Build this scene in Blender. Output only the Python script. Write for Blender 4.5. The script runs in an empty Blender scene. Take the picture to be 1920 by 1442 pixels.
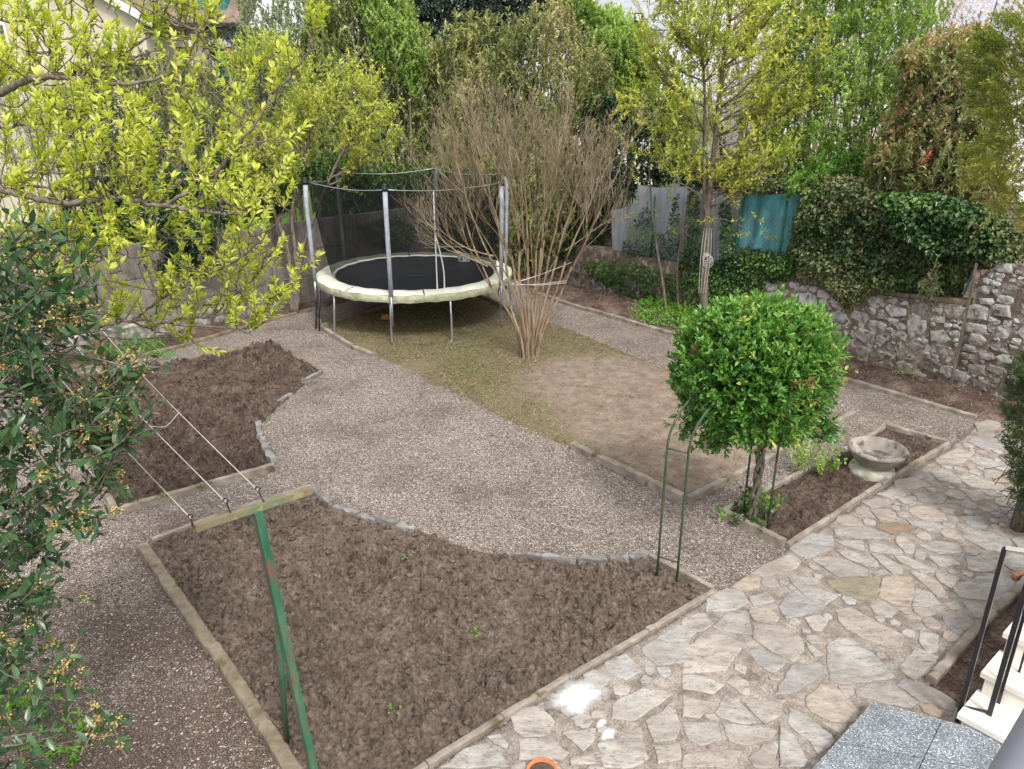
import bpy, math, random
import numpy as np
from mathutils import Vector

# ------------------------------------------------------------------ camera
CF, CH, CP = 1430.0, 4.0, math.radians(21)
scn = bpy.context.scene
COL = scn.collection
cam = bpy.data.cameras.new('camera')
cam.sensor_width = 36; cam.lens = 36*CF/1920; cam.clip_end = 500; cam.clip_start = .05
camo = bpy.data.objects.new('camera', cam); COL.objects.link(camo)
camo.location = (0, 0, CH); camo.rotation_euler = (math.pi/2-CP, 0, 0)
scn.camera = camo
# ------------------------------------------------------------------ sky (overcast) and sun
SUN_EL, SUN_AZ = math.radians(50), math.radians(-20)
world = bpy.data.worlds.new('World'); scn.world = world; world.use_nodes = True
nt = world.node_tree; nt.nodes.clear()
wo = nt.nodes.new('ShaderNodeOutputWorld'); bg = nt.nodes.new('ShaderNodeBackground')
sky = nt.nodes.new('ShaderNodeTexSky'); sky.sky_type = 'NISHITA'; sky.sun_disc = False
sky.sun_elevation = SUN_EL; sky.sun_rotation = SUN_AZ; sky.dust_density = 6; sky.air_density = 1
hs = nt.nodes.new('ShaderNodeHueSaturation'); hs.inputs['Saturation'].default_value = .12
wm = nt.nodes.new('ShaderNodeMix'); wm.data_type = 'RGBA'; wm.inputs[0].default_value = .5
wm.inputs[7].default_value = (9, 9, 9.3, 1)
nt.links.new(sky.outputs[0], hs.inputs['Color']); nt.links.new(hs.outputs[0], wm.inputs[6])
nt.links.new(wm.outputs[2], bg.inputs[0]); nt.links.new(bg.outputs[0], wo.inputs[0])
bg.inputs[1].default_value = .102
sl = bpy.data.lights.new('sun', 'SUN'); sl.energy = 1.5; sl.angle = math.radians(10); sl.color = (1, .96, .9)
so = bpy.data.objects.new('sun', sl); COL.objects.link(so)
sd = Vector((math.sin(SUN_AZ)*math.cos(SUN_EL)*-1, -math.cos(SUN_AZ)*math.cos(SUN_EL), math.sin(SUN_EL)))
so.rotation_euler = sd.to_track_quat('Z', 'Y').to_euler()
sky.sun_rotation = math.atan2(sd.x, sd.y)
scn.view_settings.view_transform = 'Standard'; scn.view_settings.look = 'None'
scn.view_settings.exposure = 1.0; scn.view_settings.gamma = 1
scn.cycles.max_bounces = 6; scn.cycles.transparent_max_bounces = 12

rng = np.random.default_rng(7); random.seed(7)
def reseed(k):
    global rng
    rng = np.random.default_rng(k); random.seed(k)
# ------------------------------------------------------------------ photo pixel -> world helpers
def ray(px, py):
    x = (px-960)/CF; y = (721-py)/CF
    return np.array((x, math.cos(CP)+y*math.sin(CP), -math.sin(CP)+y*math.cos(CP)))
def G(px, py, z=0.):
    d = ray(px, py); return np.array((0, 0, CH))+d*((z-CH)/d[2])
def AY(px, py, Y):
    d = ray(px, py); return np.array((0, 0, CH))+d*(Y/d[1])
def G2(pts, z=0.): return np.array([G(a, b, z)[:2] for a, b in pts])
def plane_hit(px, py, p0, n):
    d = ray(px, py); o = np.array((0, 0, CH)); return o+d*(np.dot(p0-o, n)/np.dot(d, n))
E1 = np.array((.762, .648)); E2 = np.array((-.648, .762))
# ------------------------------------------------------------------ noise
def _h(ix, iy, s):
    n = (ix.astype(np.int64)*374761393+iy.astype(np.int64)*668265263+s*1442695041) & 0x7fffffff
    n = ((n ^ (n >> 13))*1274126177) & 0x7fffffff
    return ((n ^ (n >> 16)) & 0xffff)/65535.
def vn(x, y, s=0):
    ix = np.floor(x); iy = np.floor(y); fx = x-ix; fy = y-iy
    fx = fx*fx*(3-2*fx); fy = fy*fy*(3-2*fy)
    a = _h(ix, iy, s); b = _h(ix+1, iy, s); c = _h(ix, iy+1, s); d = _h(ix+1, iy+1, s)
    return (a+(b-a)*fx)*(1-fy)+(c+(d-c)*fx)*fy
def fbm(x, y, s=0, o=4):
    r = 0; a = .5
    for i in range(o):
        r = r+a*(vn(x*2**i+i*17.3, y*2**i-i*9.1, s+i)-.5); a *= .5
    return r
def worley(x, y, s=0):
    ix, iy = np.floor(x), np.floor(y); best = np.full(x.shape, 9.); cid = np.zeros(x.shape)
    for dx in (-1, 0, 1):
        for dy in (-1, 0, 1):
            jx, jy = ix+dx, iy+dy; d = np.hypot(jx+_h(jx, jy, s)-x, jy+_h(jx, jy, s+77)-y); m = d < best
            best = np.where(m, d, best); cid = np.where(m, _h(jx, jy, s+191), cid)
    return best, cid
def dome(x, y, s, rmax=.62):
    d, c = worley(x, y, s); r = rmax*(.45+.55*c); return np.sqrt(np.clip(1-(d/r)**2, 0, 1))*(.35+.65*c)
def inpoly(P, poly):
    x, y = P[:, 0], P[:, 1]; r = np.zeros(len(P), bool); n = len(poly)
    for i in range(n):
        x1, y1 = poly[i]; x2, y2 = poly[(i+1) % n]
        c = ((y1 > y) != (y2 > y)); 
        with np.errstate(divide='ignore', invalid='ignore'):
            r ^= c & (x < (x2-x1)*(y-y1)/(y2-y1+1e-12)+x1)
    return r
def edgedist(P, poly, closed=True):
    r = np.full(len(P), 1e9); n = len(poly)
    for i in range(n if closed else n-1):
        a = np.array(poly[i]); b = np.array(poly[(i+1) % n]); ab = b-a
        t = np.clip(((P-a)@ab)/(ab@ab+1e-12), 0, 1)
        r = np.minimum(r, np.linalg.norm(P-(a+t[:, None]*ab), axis=1))
    return r
# ------------------------------------------------------------------ materials
def _nodes(name):
    m = bpy.data.materials.new(name); m.use_nodes = True; t = m.node_tree
    b = t.nodes['Principled BSDF']; return m, t, b
def ramp(t, stops):
    r = t.nodes.new('ShaderNodeValToRGB'); e = r.color_ramp.elements
    while len(e) < len(stops): e.new(.5)
    for i, (p, c) in enumerate(stops):
        e[i].position = p; e[i].color = (*c, 1)
    return r
def noise(t, sc, det=6, rough=.6, co=None, dist=0):
    n = t.nodes.new('ShaderNodeTexNoise'); n.inputs['Scale'].default_value = sc
    n.inputs['Detail'].default_value = det; n.inputs['Roughness'].default_value = rough; n.inputs['Distortion'].default_value = dist
    if co is not None: t.links.new(co, n.inputs['Vector'])
    return n
def mixc(t, f, a, b, mode='MIX'):
    m = t.nodes.new('ShaderNodeMix'); m.data_type = 'RGBA'; m.blend_type = mode
    for sock, v in ((0, f), (6, a), (7, b)):
        if isinstance(v, (int, float)): m.inputs[sock].default_value = v
        elif isinstance(v, tuple): m.inputs[sock].default_value = (*v, 1)
        else: t.links.new(v, m.inputs[sock])
    return m.outputs[2]
def bump(t, b, h, strength=.5, dist=.01):
    n = t.nodes.new('ShaderNodeBump'); n.inputs['Strength'].default_value = strength; n.inputs['Distance'].default_value = dist
    t.links.new(h, n.inputs['Height']); t.links.new(n.outputs[0], b.inputs['Normal']); return n
def gco(t):
    g = t.nodes.new('ShaderNodeNewGeometry'); return g.outputs['Position']
def mat(name, cols, sc=8, rough=.8, bstr=.3, bdist=.005, bsc=None, metal=0, spots=None, stretch=None, spec=.3):
    m, t, b = _nodes(name); co = gco(t)
    if stretch:
        mp = t.nodes.new('ShaderNodeMapping'); mp.inputs['Scale'].default_value = stretch; t.links.new(co, mp.inputs[0]); co = mp.outputs[0]
    n = noise(t, sc, co=co)
    k = len(cols); r = ramp(t, [(.3+.4*i/max(k-1, 1), c) for i, c in enumerate(cols)]); t.links.new(n.outputs[0], r.inputs[0])
    c = r.outputs[0]
    if spots:
        scol, ssc, thr = spots[:3]
        n2 = noise(t, ssc, co=co); r2 = ramp(t, [(thr, (0, 0, 0)), (thr+.06, (1, 1, 1))]); t.links.new(n2.outputs[0], r2.inputs[0])
        c = mixc(t, r2.outputs[0], c, scol)
    t.links.new(c, b.inputs['Base Color']); b.inputs['Roughness'].default_value = rough; b.inputs['Metallic'].default_value = metal
    b.inputs['Specular IOR Level'].default_value = spec
    if bstr: bump(t, b, noise(t, bsc or sc*6, co=co).outputs[0], bstr, bdist)
    return m
def leafmat(name, stops, rough=.5, tr=.35, spec=.4):
    """stops: colours along the per-leaf attribute 'tint' (0..1)"""
    m, t, b = _nodes(name)
    a = t.nodes.new('ShaderNodeAttribute'); a.attribute_name = 'tint'
    r = ramp(t, stops); t.links.new(a.outputs['Fac'], r.inputs[0])
    t.links.new(r.outputs[0], b.inputs['Base Color']); b.inputs['Roughness'].default_value = rough; b.inputs['Specular IOR Level'].default_value = spec
    if tr:
        tl = t.nodes.new('ShaderNodeBsdfTranslucent'); mx = t.nodes.new('ShaderNodeMixShader'); mx.inputs[0].default_value = tr
        hv = t.nodes.new('ShaderNodeHueSaturation'); hv.inputs['Value'].default_value = 1.25; hv.inputs['Saturation'].default_value = 1.1
        t.links.new(r.outputs[0], hv.inputs['Color']); t.links.new(hv.outputs[0], tl.inputs[0])
        t.links.new(b.outputs[0], mx.inputs[1]); t.links.new(tl.outputs[0], mx.inputs[2])
        t.links.new(mx.outputs[0], t.nodes['Material Output'].inputs[0])
    return m
# ------------------------------------------------------------------ mesh builder
class MB:
    def __init__(s): s.v = []; s.n = 0; s.f = []; s.t = []
    def add(s, V, faces, mi=0, tint=None, smooth=False):
        """faces: (n,k) array or list of index tuples; indices local to V"""
        V = np.asarray(V, float).reshape(-1, 3)
        if isinstance(faces, np.ndarray): groups = [faces]
        else:
            d = {}
            for f in faces: d.setdefault(len(f), []).append(f)
            groups = [np.array(x) for x in d.values()]
        for g in groups: s.f.append((g+s.n, mi, smooth))
        s.v.append(V)
        if tint is None: tint = np.full(len(V), .5)
        elif np.isscalar(tint): tint = np.full(len(V), float(tint))
        s.t.append(np.asarray(tint, float)); s.n += len(V); return s
    def box(s, c, size, rz=0, mi=0, tint=None, tilt=None, bev=0):
        x, y, z = np.array(size)/2.
        if bev:
            b = bev; pts = []
            for sz in (-1, 1):
                for (ax, ay) in ((x-b, y), (x, y-b), (x, -y+b), (x-b, -y), (-x+b, -y), (-x, -y+b), (-x, y-b), (-x+b, y)):
                    pts.append((ax, ay, sz*(z-b)))
            for (ax, ay) in ((x-b, y-b), (x-b, -y+b), (-x+b, -y+b), (-x+b, y-b)):
                pts.append((ax, ay, z))
            for (ax, ay) in ((x-b, y-b), (x-b, -y+b), (-x+b, -y+b), (-x+b, y-b)):
                pts.append((ax, ay, -z))
            f = [(i, i+8, (i+1) % 8+8, (i+1) % 8) for i in range(8)]
            T = [16, 16, 17, 17, 18, 18, 19, 19]; T2 = [20, 20, 21, 21, 22, 22, 23, 23]
            for i in range(8):
                j = (i+1) % 8
                if T[i] == T[j]: f.append((i+8, T[i], j+8)); f.append((i, j, T2[i]))
                else: f.append((i+8, T[i], T[j], j+8)); f.append((i, j, T2[j], T2[i]))
            f.append((16, 19, 18, 17)); f.append((20, 21, 22, 23)); V = np.array(pts)
        else:
            V = np.array([(i*x, j*y, k*z) for i in (-1, 1) for j in (-1, 1) for k in (-1, 1)])
            f = [(0, 1, 3, 2), (4, 6, 7, 5), (0, 4, 5, 1), (2, 3, 7, 6), (0, 2, 6, 4), (1, 5, 7, 3)]
        if tilt is not None: V = V@np.array(tilt).T
        cz, sz = math.cos(rz), math.sin(rz); R = np.array(((cz, -sz, 0), (sz, cz, 0), (0, 0, 1)))
        return s.add(V@R.T+np.array(c), f, mi, tint)
    def tube(s, pts, rad, sides=6, mi=0, tint=None, cap=True, smooth=True):
        P = np.asarray(pts, float); n = len(P); rad = np.broadcast_to(np.asarray(rad, float), (n,))
        T = np.gradient(P, axis=0) if n > 2 else np.repeat((P[-1]-P[0])[None], n, 0)
        T /= np.linalg.norm(T, axis=1)[:, None]+1e-9
        ref = np.array((0, 0, 1.)) if abs(T[0][2]) < .9 else np.array((1., 0, 0))
        A = np.cross(T, ref); bad = np.linalg.norm(A, axis=1) < .15
        if bad.any(): A[bad] = np.cross(T[bad], (.3, 1, 0.1))
        A /= np.linalg.norm(A, axis=1)[:, None]; B = np.cross(T, A)
        th = np.arange(sides)*2*math.pi/sides
        V = P[:, None]+rad[:, None, None]*(A[:, None]*np.cos(th)[None, :, None]+B[:, None]*np.sin(th)[None, :, None])
        V = V.reshape(-1, 3); i = np.arange(n-1)[:, None]*sides; j = np.arange(sides)[None]; k = (j+1) % sides
        F = np.stack((i+j, i+sides+j, i+sides+k, i+k), -1).reshape(-1, 4)
        s.add(V, F, mi, tint, smooth and not (sides == 4 and cap))
        if cap: 
            s.f.append((np.array([list(range(sides))])+s.n-len(V), mi, False)); s.f.append((np.array([list(range(sides))[::-1]])+s.n-sides, mi, False))
        return s
    def prism(s, poly, z0, z1, mi=0, tint=None, jit=0):
        poly = np.asarray(poly, float); n = len(poly)
        a = np.sum(poly[:, 0]*np.roll(poly[:, 1], -1)-np.roll(poly[:, 0], -1)*poly[:, 1])
        if a < 0: poly = poly[::-1]
        zt = z1+(rng.uniform(-jit, jit, n) if jit else np.zeros(n))
        V = np.concatenate([np.c_[poly, np.full(n, z0)], np.c_[poly, zt]])
        f = [tuple(range(n, 2*n))]+[(i, (i+1) % n, (i+1) % n+n, i+n) for i in range(n)]
        return s.add(V, f, mi, tint)
    def lathe(s, prof, c=(0, 0, 0), seg=24, mi=0, tint=None, wob=None):
        th = np.arange(seg)*2*math.pi/seg; V = []
        for (r, z) in prof:
            rr = r*(1+(wob(th, z) if wob else 0)); V.append(np.c_[rr*np.cos(th), rr*np.sin(th), np.full(seg, z)])
        V = np.concatenate(V)+np.array(c); n = len(prof)
        i = np.arange(n-1)[:, None]*seg; j = np.arange(seg)[None]; k = (j+1) % seg
        F = np.stack((i+j, i+k, i+seg+k, i+seg+j), -1).reshape(-1, 4)
        return s.add(V, F, mi, tint, True)
    def build(s, name, mats, parent=None, origin=None):
        V = np.concatenate(s.v) if s.v else np.zeros((0, 3)); T = np.concatenate(s.t)
        if origin is not None: V = V-np.array(origin)
        me = bpy.data.meshes.new(name); me.vertices.add(len(V)); me.vertices.foreach_set('co', V.astype(np.float32).ravel())
        tot = np.concatenate([np.full(len(f), f.shape[1]) for f, _, _ in s.f]); idx = np.concatenate([f.ravel() for f, _, _ in s.f])
        me.loops.add(len(idx)); me.loops.foreach_set('vertex_index', idx.astype(np.int32))
        me.polygons.add(len(tot)); st = np.concatenate([[0], np.cumsum(tot)[:-1]])
        me.polygons.foreach_set('loop_start', st.astype(np.int32)); me.polygons.foreach_set('loop_total', tot.astype(np.int32))
        me.polygons.foreach_set('material_index', np.concatenate([np.full(len(f), m) for f, m, _ in s.f]).astype(np.int32))
        me.polygons.foreach_set('use_smooth', np.concatenate([np.full(len(f), sm) for f, _, sm in s.f]))
        at = me.attributes.new('tint', 'FLOAT', 'POINT'); at.data.foreach_set('value', T.astype(np.float32))
        if not isinstance(mats, (list, tuple)): mats = [mats]
        for m in mats: me.materials.append(m)
        me.update(calc_edges=True)
        o = bpy.data.objects.new(name, me); COL.objects.link(o)
        if origin is not None: o.location = origin
        if parent is not None:
            o.parent = parent
            w = Vector((0, 0, 0)); q = parent
            while q is not None: w += q.location; q = q.parent
            o.location = (Vector(tuple(origin)) if origin is not None else Vector((0, 0, 0)))-w
        return o
def tag(o, label=None, cat=None, group=None, kind=None):
    if label: o['label'] = label
    if cat: o['category'] = cat
    if group: o['group'] = group
    if kind: o['kind'] = kind
    return o
def thing(name, loc, label, cat, group=None):
    o = bpy.data.objects.new(name, None); COL.objects.link(o); o.location = Vector(tuple(loc)); o.empty_display_size = .1
    return tag(o, label, cat, group)
# ------------------------------------------------------------------ foliage helpers
def unit(v): return v/(np.linalg.norm(v, axis=-1, keepdims=True)+1e-9)
def leaves(mb, P, D, L, W, tint, mi=0, fold=.25, detail=0, droop=.15):
    """one leaf at each point P along direction D; L, W arrays/scalars"""
    N = len(P)
    if N == 0: return
    D = unit(D); L = np.broadcast_to(L, (N,))[:, None]; W = np.broadcast_to(W, (N,))[:, None]
    up = rng.normal(0, .45, (N, 3))+np.array((0, 0, 1.)); S = unit(np.cross(D, up)); Nn = np.cross(S, D)
    if detail == 0:
        V = np.stack((P, P+D*L*.45+S*W*.5+Nn*W*fold, P+D*L-Nn*L*droop, P+D*L*.45-S*W*.5+Nn*W*fold), 1)
        F = np.array([[0, 1, 2], [0, 2, 3]])
    else:
        a = D*L
        V = np.stack((P, P+a*.28+S*W*.42+Nn*W*fold, P+a*.62+S*W*.42+Nn*(W*fold-L*droop*.3), P+a-Nn*L*droop,
                      P+a*.62-S*W*.42+Nn*(W*fold-L*droop*.3), P+a*.28-S*W*.42+Nn*W*fold, P+a*.3, P+a*.64-Nn*L*droop*.3), 1)
        F = None
    k = V.shape[1]; base = (np.arange(N)*k)[:, None, None]
    T = np.repeat(np.broadcast_to(tint, (N,)), k)
    V = V.reshape(-1, 3)
    if detail == 0: mb.add(V, (base+F[None]).reshape(-1, 3), mi, T)
    else:
        F3 = np.array([[0, 1, 6], [0, 6, 5], [7, 2, 3], [7, 3, 4]]); F4 = np.array([[1, 2, 7, 6], [6, 7, 4, 5]])
        mb.add(V, (base+F3[None]).reshape(-1, 3), mi, T, True)
        mb.f.append(((base+F4[None]).reshape(-1, 4)+mb.n-len(V), mi, True))
def rdir(n, up=0.): 
    v = unit(rng.normal(0, 1, (n, 3))); v[:, 2] += up; return unit(v)
def curve(p, d, L, n, bend=(0, 0, 0), wob=.1):
    """polyline from p along d with gradual bend and wobble"""
    P = [np.array(p, float)]; d = unit(np.array(d, float)); bend = np.array(bend, float)
    for i in range(n):
        d = unit(d+bend/n+rng.normal(0, wob, 3)); P.append(P[-1]+d*L/n)
    return np.array(P)
def interp(P, t):
    t = np.clip(t, 0, 1)*(len(P)-1); i = np.minimum(t.astype(int), len(P)-2); f = (t-i)[:, None]
    return P[i]*(1-f)+P[i+1]*f, unit(P[i+1]-P[i])
def smooth(pts, n=6):
    P = np.array(pts, float); out = []
    Q = np.vstack((2*P[0]-P[1], P, 2*P[-1]-P[-2]))
    for i in range(1, len(Q)-2):
        for t in np.arange(n)/n:
            out.append(.5*((2*Q[i])+(-Q[i-1]+Q[i+1])*t+(2*Q[i-1]-5*Q[i]+4*Q[i+1]-Q[i+2])*t*t+(-Q[i-1]+3*Q[i]-3*Q[i+1]+Q[i+2])*t**3))
    out.append(P[-1]); return np.array(out)
# ================================================================== GROUND
def gravelmat():
    m, t, b = _nodes('gravel'); co = gco(t)
    v = t.nodes.new('ShaderNodeTexVoronoi'); v.inputs['Scale'].default_value = 52; t.links.new(co, v.inputs['Vector'])
    v.inputs['Randomness'].default_value = 1
    sx = t.nodes.new('ShaderNodeSeparateColor'); t.links.new(v.outputs['Color'], sx.inputs[0])
    r = ramp(t, [(0, (.21, .175, .15)), (.3, (.32, .272, .238)), (.65, (.405, .35, .308)), (.9, (.46, .41, .365)), (1, (.58, .54, .49))]); t.links.new(sx.outputs[0], r.inputs[0])
    v2 = t.nodes.new('ShaderNodeTexVoronoi'); v2.inputs['Scale'].default_value = 52; v2.feature = 'DISTANCE_TO_EDGE'; t.links.new(co, v2.inputs['Vector'])
    r2 = ramp(t, [(0, (.22, .18, .155)), (.16, (1, 1, 1))]); t.links.new(v2.outputs[0], r2.inputs[0])
    c = mixc(t, 1., r.outputs[0], r2.outputs[0], 'MULTIPLY')
    # soil showing through: patches by noise and a worn strip attribute
    a = t.nodes.new('ShaderNodeAttribute'); a.attribute_name = 'tint'
    n = noise(t, 1.3, co=co, det=8, rough=.7); n3 = noise(t, 22, co=co, det=4)
    ad = t.nodes.new('ShaderNodeMath'); ad.operation = 'ADD'; t.links.new(n.outputs[0], ad.inputs[0]); t.links.new(a.outputs['Fac'], ad.inputs[1])
    ad2 = t.nodes.new('ShaderNodeMath'); ad2.operation = 'MULTIPLY_ADD'; ad2.inputs[1].default_value = .5; t.links.new(n3.outputs[0], ad2.inputs[0]); t.links.new(ad.outputs[0], ad2.inputs[2])
    r3 = ramp(t, [(.74, (0, 0, 0)), (1.1, (1, 1, 1))]); t.links.new(ad2.outputs[0], r3.inputs[0])
    ms = t.nodes.new('ShaderNodeMath'); ms.operation = 'MULTIPLY'; ms.inputs[1].default_value = .8; t.links.new(r3.outputs[0], ms.inputs[0])
    c = mixc(t, ms.outputs[0], c, (.105, .074, .056))
    nb = noise(t, .8, co=co, det=3); rb = ramp(t, [(.35, (.86, .84, .83)), (.65, (1.03, 1.02, 1.01))]); t.links.new(nb.outputs[0], rb.inputs[0])
    c = mixc(t, 1., c, rb.outputs[0], 'MULTIPLY')
    t.links.new(c, b.inputs['Base Color']); b.inputs['Roughness'].default_value = .9; b.inputs['Specular IOR Level'].default_value = .2
    mm = t.nodes.new('ShaderNodeMath'); mm.operation = 'MULTIPLY'; t.links.new(r2.outputs[0], mm.inputs[0]); t.links.new(sx.outputs[1], mm.inputs[1])
    bump(t, b, mm.outputs[0], 1., .014)
    return m
M = {}
M['gravel'] = gravelmat()
def soilmat(name, cols, sc, bs=.9):
    m, t, b = _nodes(name); co = gco(t)
    n = noise(t, sc, co=co, det=9, rough=.68); r = ramp(t, [(.3, cols[0]), (.5, cols[1]), (.7, cols[2])]); t.links.new(n.outputs[0], r.inputs[0])
    mp = t.nodes.new('ShaderNodeMapping'); mp.inputs['Scale'].default_value = (1, 1, .35); t.links.new(co, mp.inputs[0]); n2 = noise(t, 32, co=mp.outputs[0], det=9, rough=.72); r2 = ramp(t, [(.36, (.34, .33, .32)), (.46, (.8, .8, .79)), (.56, (1.1, 1.09, 1.08)), (.68, (1.5, 1.48, 1.45))]); t.links.new(n2.outputs[0], r2.inputs[0])  # crumb mottling, dry and moist; its darks put crevice shade into the colour
    c = mixc(t, 1., r.outputs[0], r2.outputs[0], 'MULTIPLY')
    v = t.nodes.new('ShaderNodeTexVoronoi'); v.inputs['Scale'].default_value = 24; t.links.new(co, v.inputs['Vector'])
    rv = ramp(t, [(.075, (1, 1, 1)), (.11, (0, 0, 0))]); t.links.new(v.outputs['Distance'], rv.inputs[0])
    c = mixc(t, rv.outputs[0], c, (.36, .30, .25))
    t.links.new(c, b.inputs['Base Color']); b.inputs['Roughness'].default_value = 1; b.inputs['Specular IOR Level'].default_value = .1
    bump(t, b, noise(t, 42, co=co, det=9, rough=.8).outputs[0], bs, .03); return m
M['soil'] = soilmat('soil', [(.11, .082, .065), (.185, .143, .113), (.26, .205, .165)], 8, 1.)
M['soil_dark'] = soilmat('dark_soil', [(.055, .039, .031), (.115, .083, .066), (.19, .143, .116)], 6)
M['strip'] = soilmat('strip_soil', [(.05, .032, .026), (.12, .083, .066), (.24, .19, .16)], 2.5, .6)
def lawnmat():
    m, t, b = _nodes('worn_lawn'); co = gco(t)
    a = t.nodes.new('ShaderNodeAttribute'); a.attribute_name = 'tint'
    n = noise(t, 5, co=co, det=10, rough=.75); n2 = noise(t, 34, co=co, det=6, rough=.7)
    soil = ramp(t, [(.3, (.135, .10, .078)), (.5, (.225, .172, .135)), (.72, (.34, .275, .22))]); t.links.new(n.outputs[0], soil.inputs[0])
    gr = ramp(t, [(.28, (.055, .05, .026)), (.48, (.135, .117, .06)), (.7, (.27, .225, .135))]); t.links.new(n2.outputs[0], gr.inputs[0])
    ad = t.nodes.new('ShaderNodeMath'); ad.operation = 'MULTIPLY_ADD'; ad.inputs[1].default_value = .9; t.links.new(n.outputs[0], ad.inputs[0]); t.links.new(a.outputs['Fac'], ad.inputs[2])
    f = ramp(t, [(.62, (0, 0, 0)), (.95, (1, 1, 1))]); t.links.new(ad.outputs[0], f.inputs[0])
    c = mixc(t, f.outputs[0], soil.outputs[0], gr.outputs[0]); t.links.new(c, b.inputs['Base Color'])
    b.inputs['Roughness'].default_value = 1; b.inputs['Specular IOR Level'].default_value = .1
    bump(t, b, n2.outputs[0], .6, .02); return m
M['lawn'] = lawnmat()
M['concrete'] = mat('old_concrete', [(.15, .125, .095), (.25, .215, .175), (.36, .32, .27)], 5, .95, .6, .01, 60, spots=((.10, .095, .04), 4, .58))
M['concrete_brown'] = mat('mossy_concrete', [(.12, .095, .06), (.19, .155, .11), (.26, .22, .17)], 7, .95, .7, .01, 50, spots=((.11, .095, .03), 5, .6))
M['slate'] = mat('slate', [(.10, .095, .09), (.2, .19, .18), (.34, .32, .3)], 6, .7, .6, .008, 30, stretch=(1, 1, 4))

def heightgrid(name, poly, res, zf, m, tf=None, label=None, hole=None):
    poly = np.asarray(poly); lo = poly.min(0)-res; hi = poly.max(0)+res
    nx = int((hi[0]-lo[0])/res)+2; ny = int((hi[1]-lo[1])/res)+2
    X, Y = np.meshgrid(lo[0]+np.arange(nx)*res, lo[1]+np.arange(ny)*res, indexing='ij'); P = np.c_[X.ravel(), Y.ravel()]
    ins = inpoly(P, poly)
    d = edgedist(P, poly); z = np.where(ins, zf(P, d), -.05); T = tf(P, d) if tf is not None else np.full(len(P), .5)
    keep = ins | (d < res*1.5)
    i = (np.arange(nx-1)[:, None]*ny+np.arange(ny-1)[None]).ravel(); F = np.stack((i, i+ny, i+ny+1, i+1), -1)
    F = F[keep[F].all(1)]; u, inv = np.unique(F, return_inverse=True)
    mb = MB(); mb.add(np.c_[P, z][u], inv.reshape(F.shape), 0, T[u], 'soil' not in name)
    return mb, lambda nm=name: mb.build(nm, m)
# gravel yard: one fine sheet in view, one large sheet to the horizon
def gz(P): return .014*fbm(P[:, 0]*1.1, P[:, 1]*1.1, 3)*2+.006*fbm(P[:, 0]*7, P[:, 1]*7, 5)
mb, bl = heightgrid('ground', [(-14, 2), (13, 2), (13, 26), (-14, 26)], .12, lambda P, d: gz(P)*np.clip(d, 0, 1), M['gravel'],
    lambda P, d: np.clip(.34-np.hypot((P[:, 0]+2.4)/1.6, (P[:, 1]-3.6)/2.0)*.18, 0, .34)+.0)
tag(bl(), kind='structure')
mb = MB(); mb.add([(-300, -60, -.03), (300, -60, -.03), (300, 400, -.03), (-300, 400, -.03)], [(0, 1, 2, 3)], 0, .1)
M['far_ground'] = mat('far_ground', [(.05, .07, .02), (.1, .12, .04)], .5)
tag(mb.build('terrain', M['far_ground']), kind='structure')

# soil beds ------------------------------------------------------------
bedA = G2([(262, 1030), (365, 987), (575, 922), (640, 958), (700, 977), (770, 993), (830, 1010), (900, 1037), (960, 1043), (1060, 1052), (1135, 1057), (1213, 1043), (1340, 1110), (1065, 1275), (760, 1460), (640, 1535), (560, 1470)])
bedB = G2([(60, 720), (300, 690), (510, 648), (605, 700), (570, 722), (520, 765), (487, 800), (490, 840), (517, 882), (220, 966), (185, 905), (100, 800)])
def clods(P, d, amp, s, base=.02):
    x, y = P[:, 0], P[:, 1]
    wx = x+.08*fbm(x*5, y*5, s+50); wy = y+.08*fbm(x*5, y*5, s+60)
    qx = x+.03*fbm(x*14, y*14, s+31); qy = y+.03*fbm(x*14, y*14, s+41)
    den = np.clip(.75+2.2*fbm(x*1.7, y*1.7, s+88), .25, 1.2)
    z = base+amp*(.6*fbm(wx*2.2, wy*2.2, s, 3)+.8*fbm(wx*5, wy*5, s+7, 3)+den*(.62*dome(qx*7, qy*7, s+1, .6)+.52*dome(qx*13, qy*13, s+2, .6)+.2*dome(x*24, y*24, s+3, .6))+.34*fbm(x*24, y*24, s+11, 3))
    pit = np.clip(fbm(wx*5.3, wy*5.3, s+21, 2)-.13, 0, 1)*1.3; z -= pit*amp*2
    return np.maximum(z*np.clip(d/.12, .12, 1)+.008, .006)
def lumps(mb, poly, n, smin, smax, zf, tint=.5):
    lo = poly.min(0); hi = poly.max(0); k = 0
    base = np.array([(0, 0, 1), (.9, 0, .35), (.28, .86, .4), (-.73, .53, .3), (-.73, -.53, .4), (.28, -.86, .35), (.6, .5, -.5), (-.3, .8, -.5), (-.9, 0, -.5), (-.3, -.8, -.5), (.6, -.5, -.5)])
    F = [(0, i, i % 5+1) for i in range(1, 6)]+[(i, i+5, i % 5+1) for i in range(1, 6)]+[(i % 5+1, i+5, i % 5+6) for i in range(1, 6)]
    P = rng.uniform(lo, hi, (n*3, 2)); P = P[inpoly(P, poly)][:n]; Z = zf(P, edgedist(P, poly))
    for p, z in zip(P, Z):
        s = smin+(smax-smin)*rng.random()**3; a = rng.random()*6.3; c, q = math.cos(a), math.sin(a)
        V = base*rng.uniform(.65, 1.25, (11, 1))*np.array((s, s*rng.uniform(.6, 1), s*rng.uniform(.45, .8)))
        V = V@np.array(((c, q, 0), (-q, c, 0), (0, 0, 1)))+np.array((p[0], p[1], z+s*.15)); mb.add(V, F, 0, tint, False)
reseed(11)
zA = lambda P, d: clods(P, d, .115, 31, .012)
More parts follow.
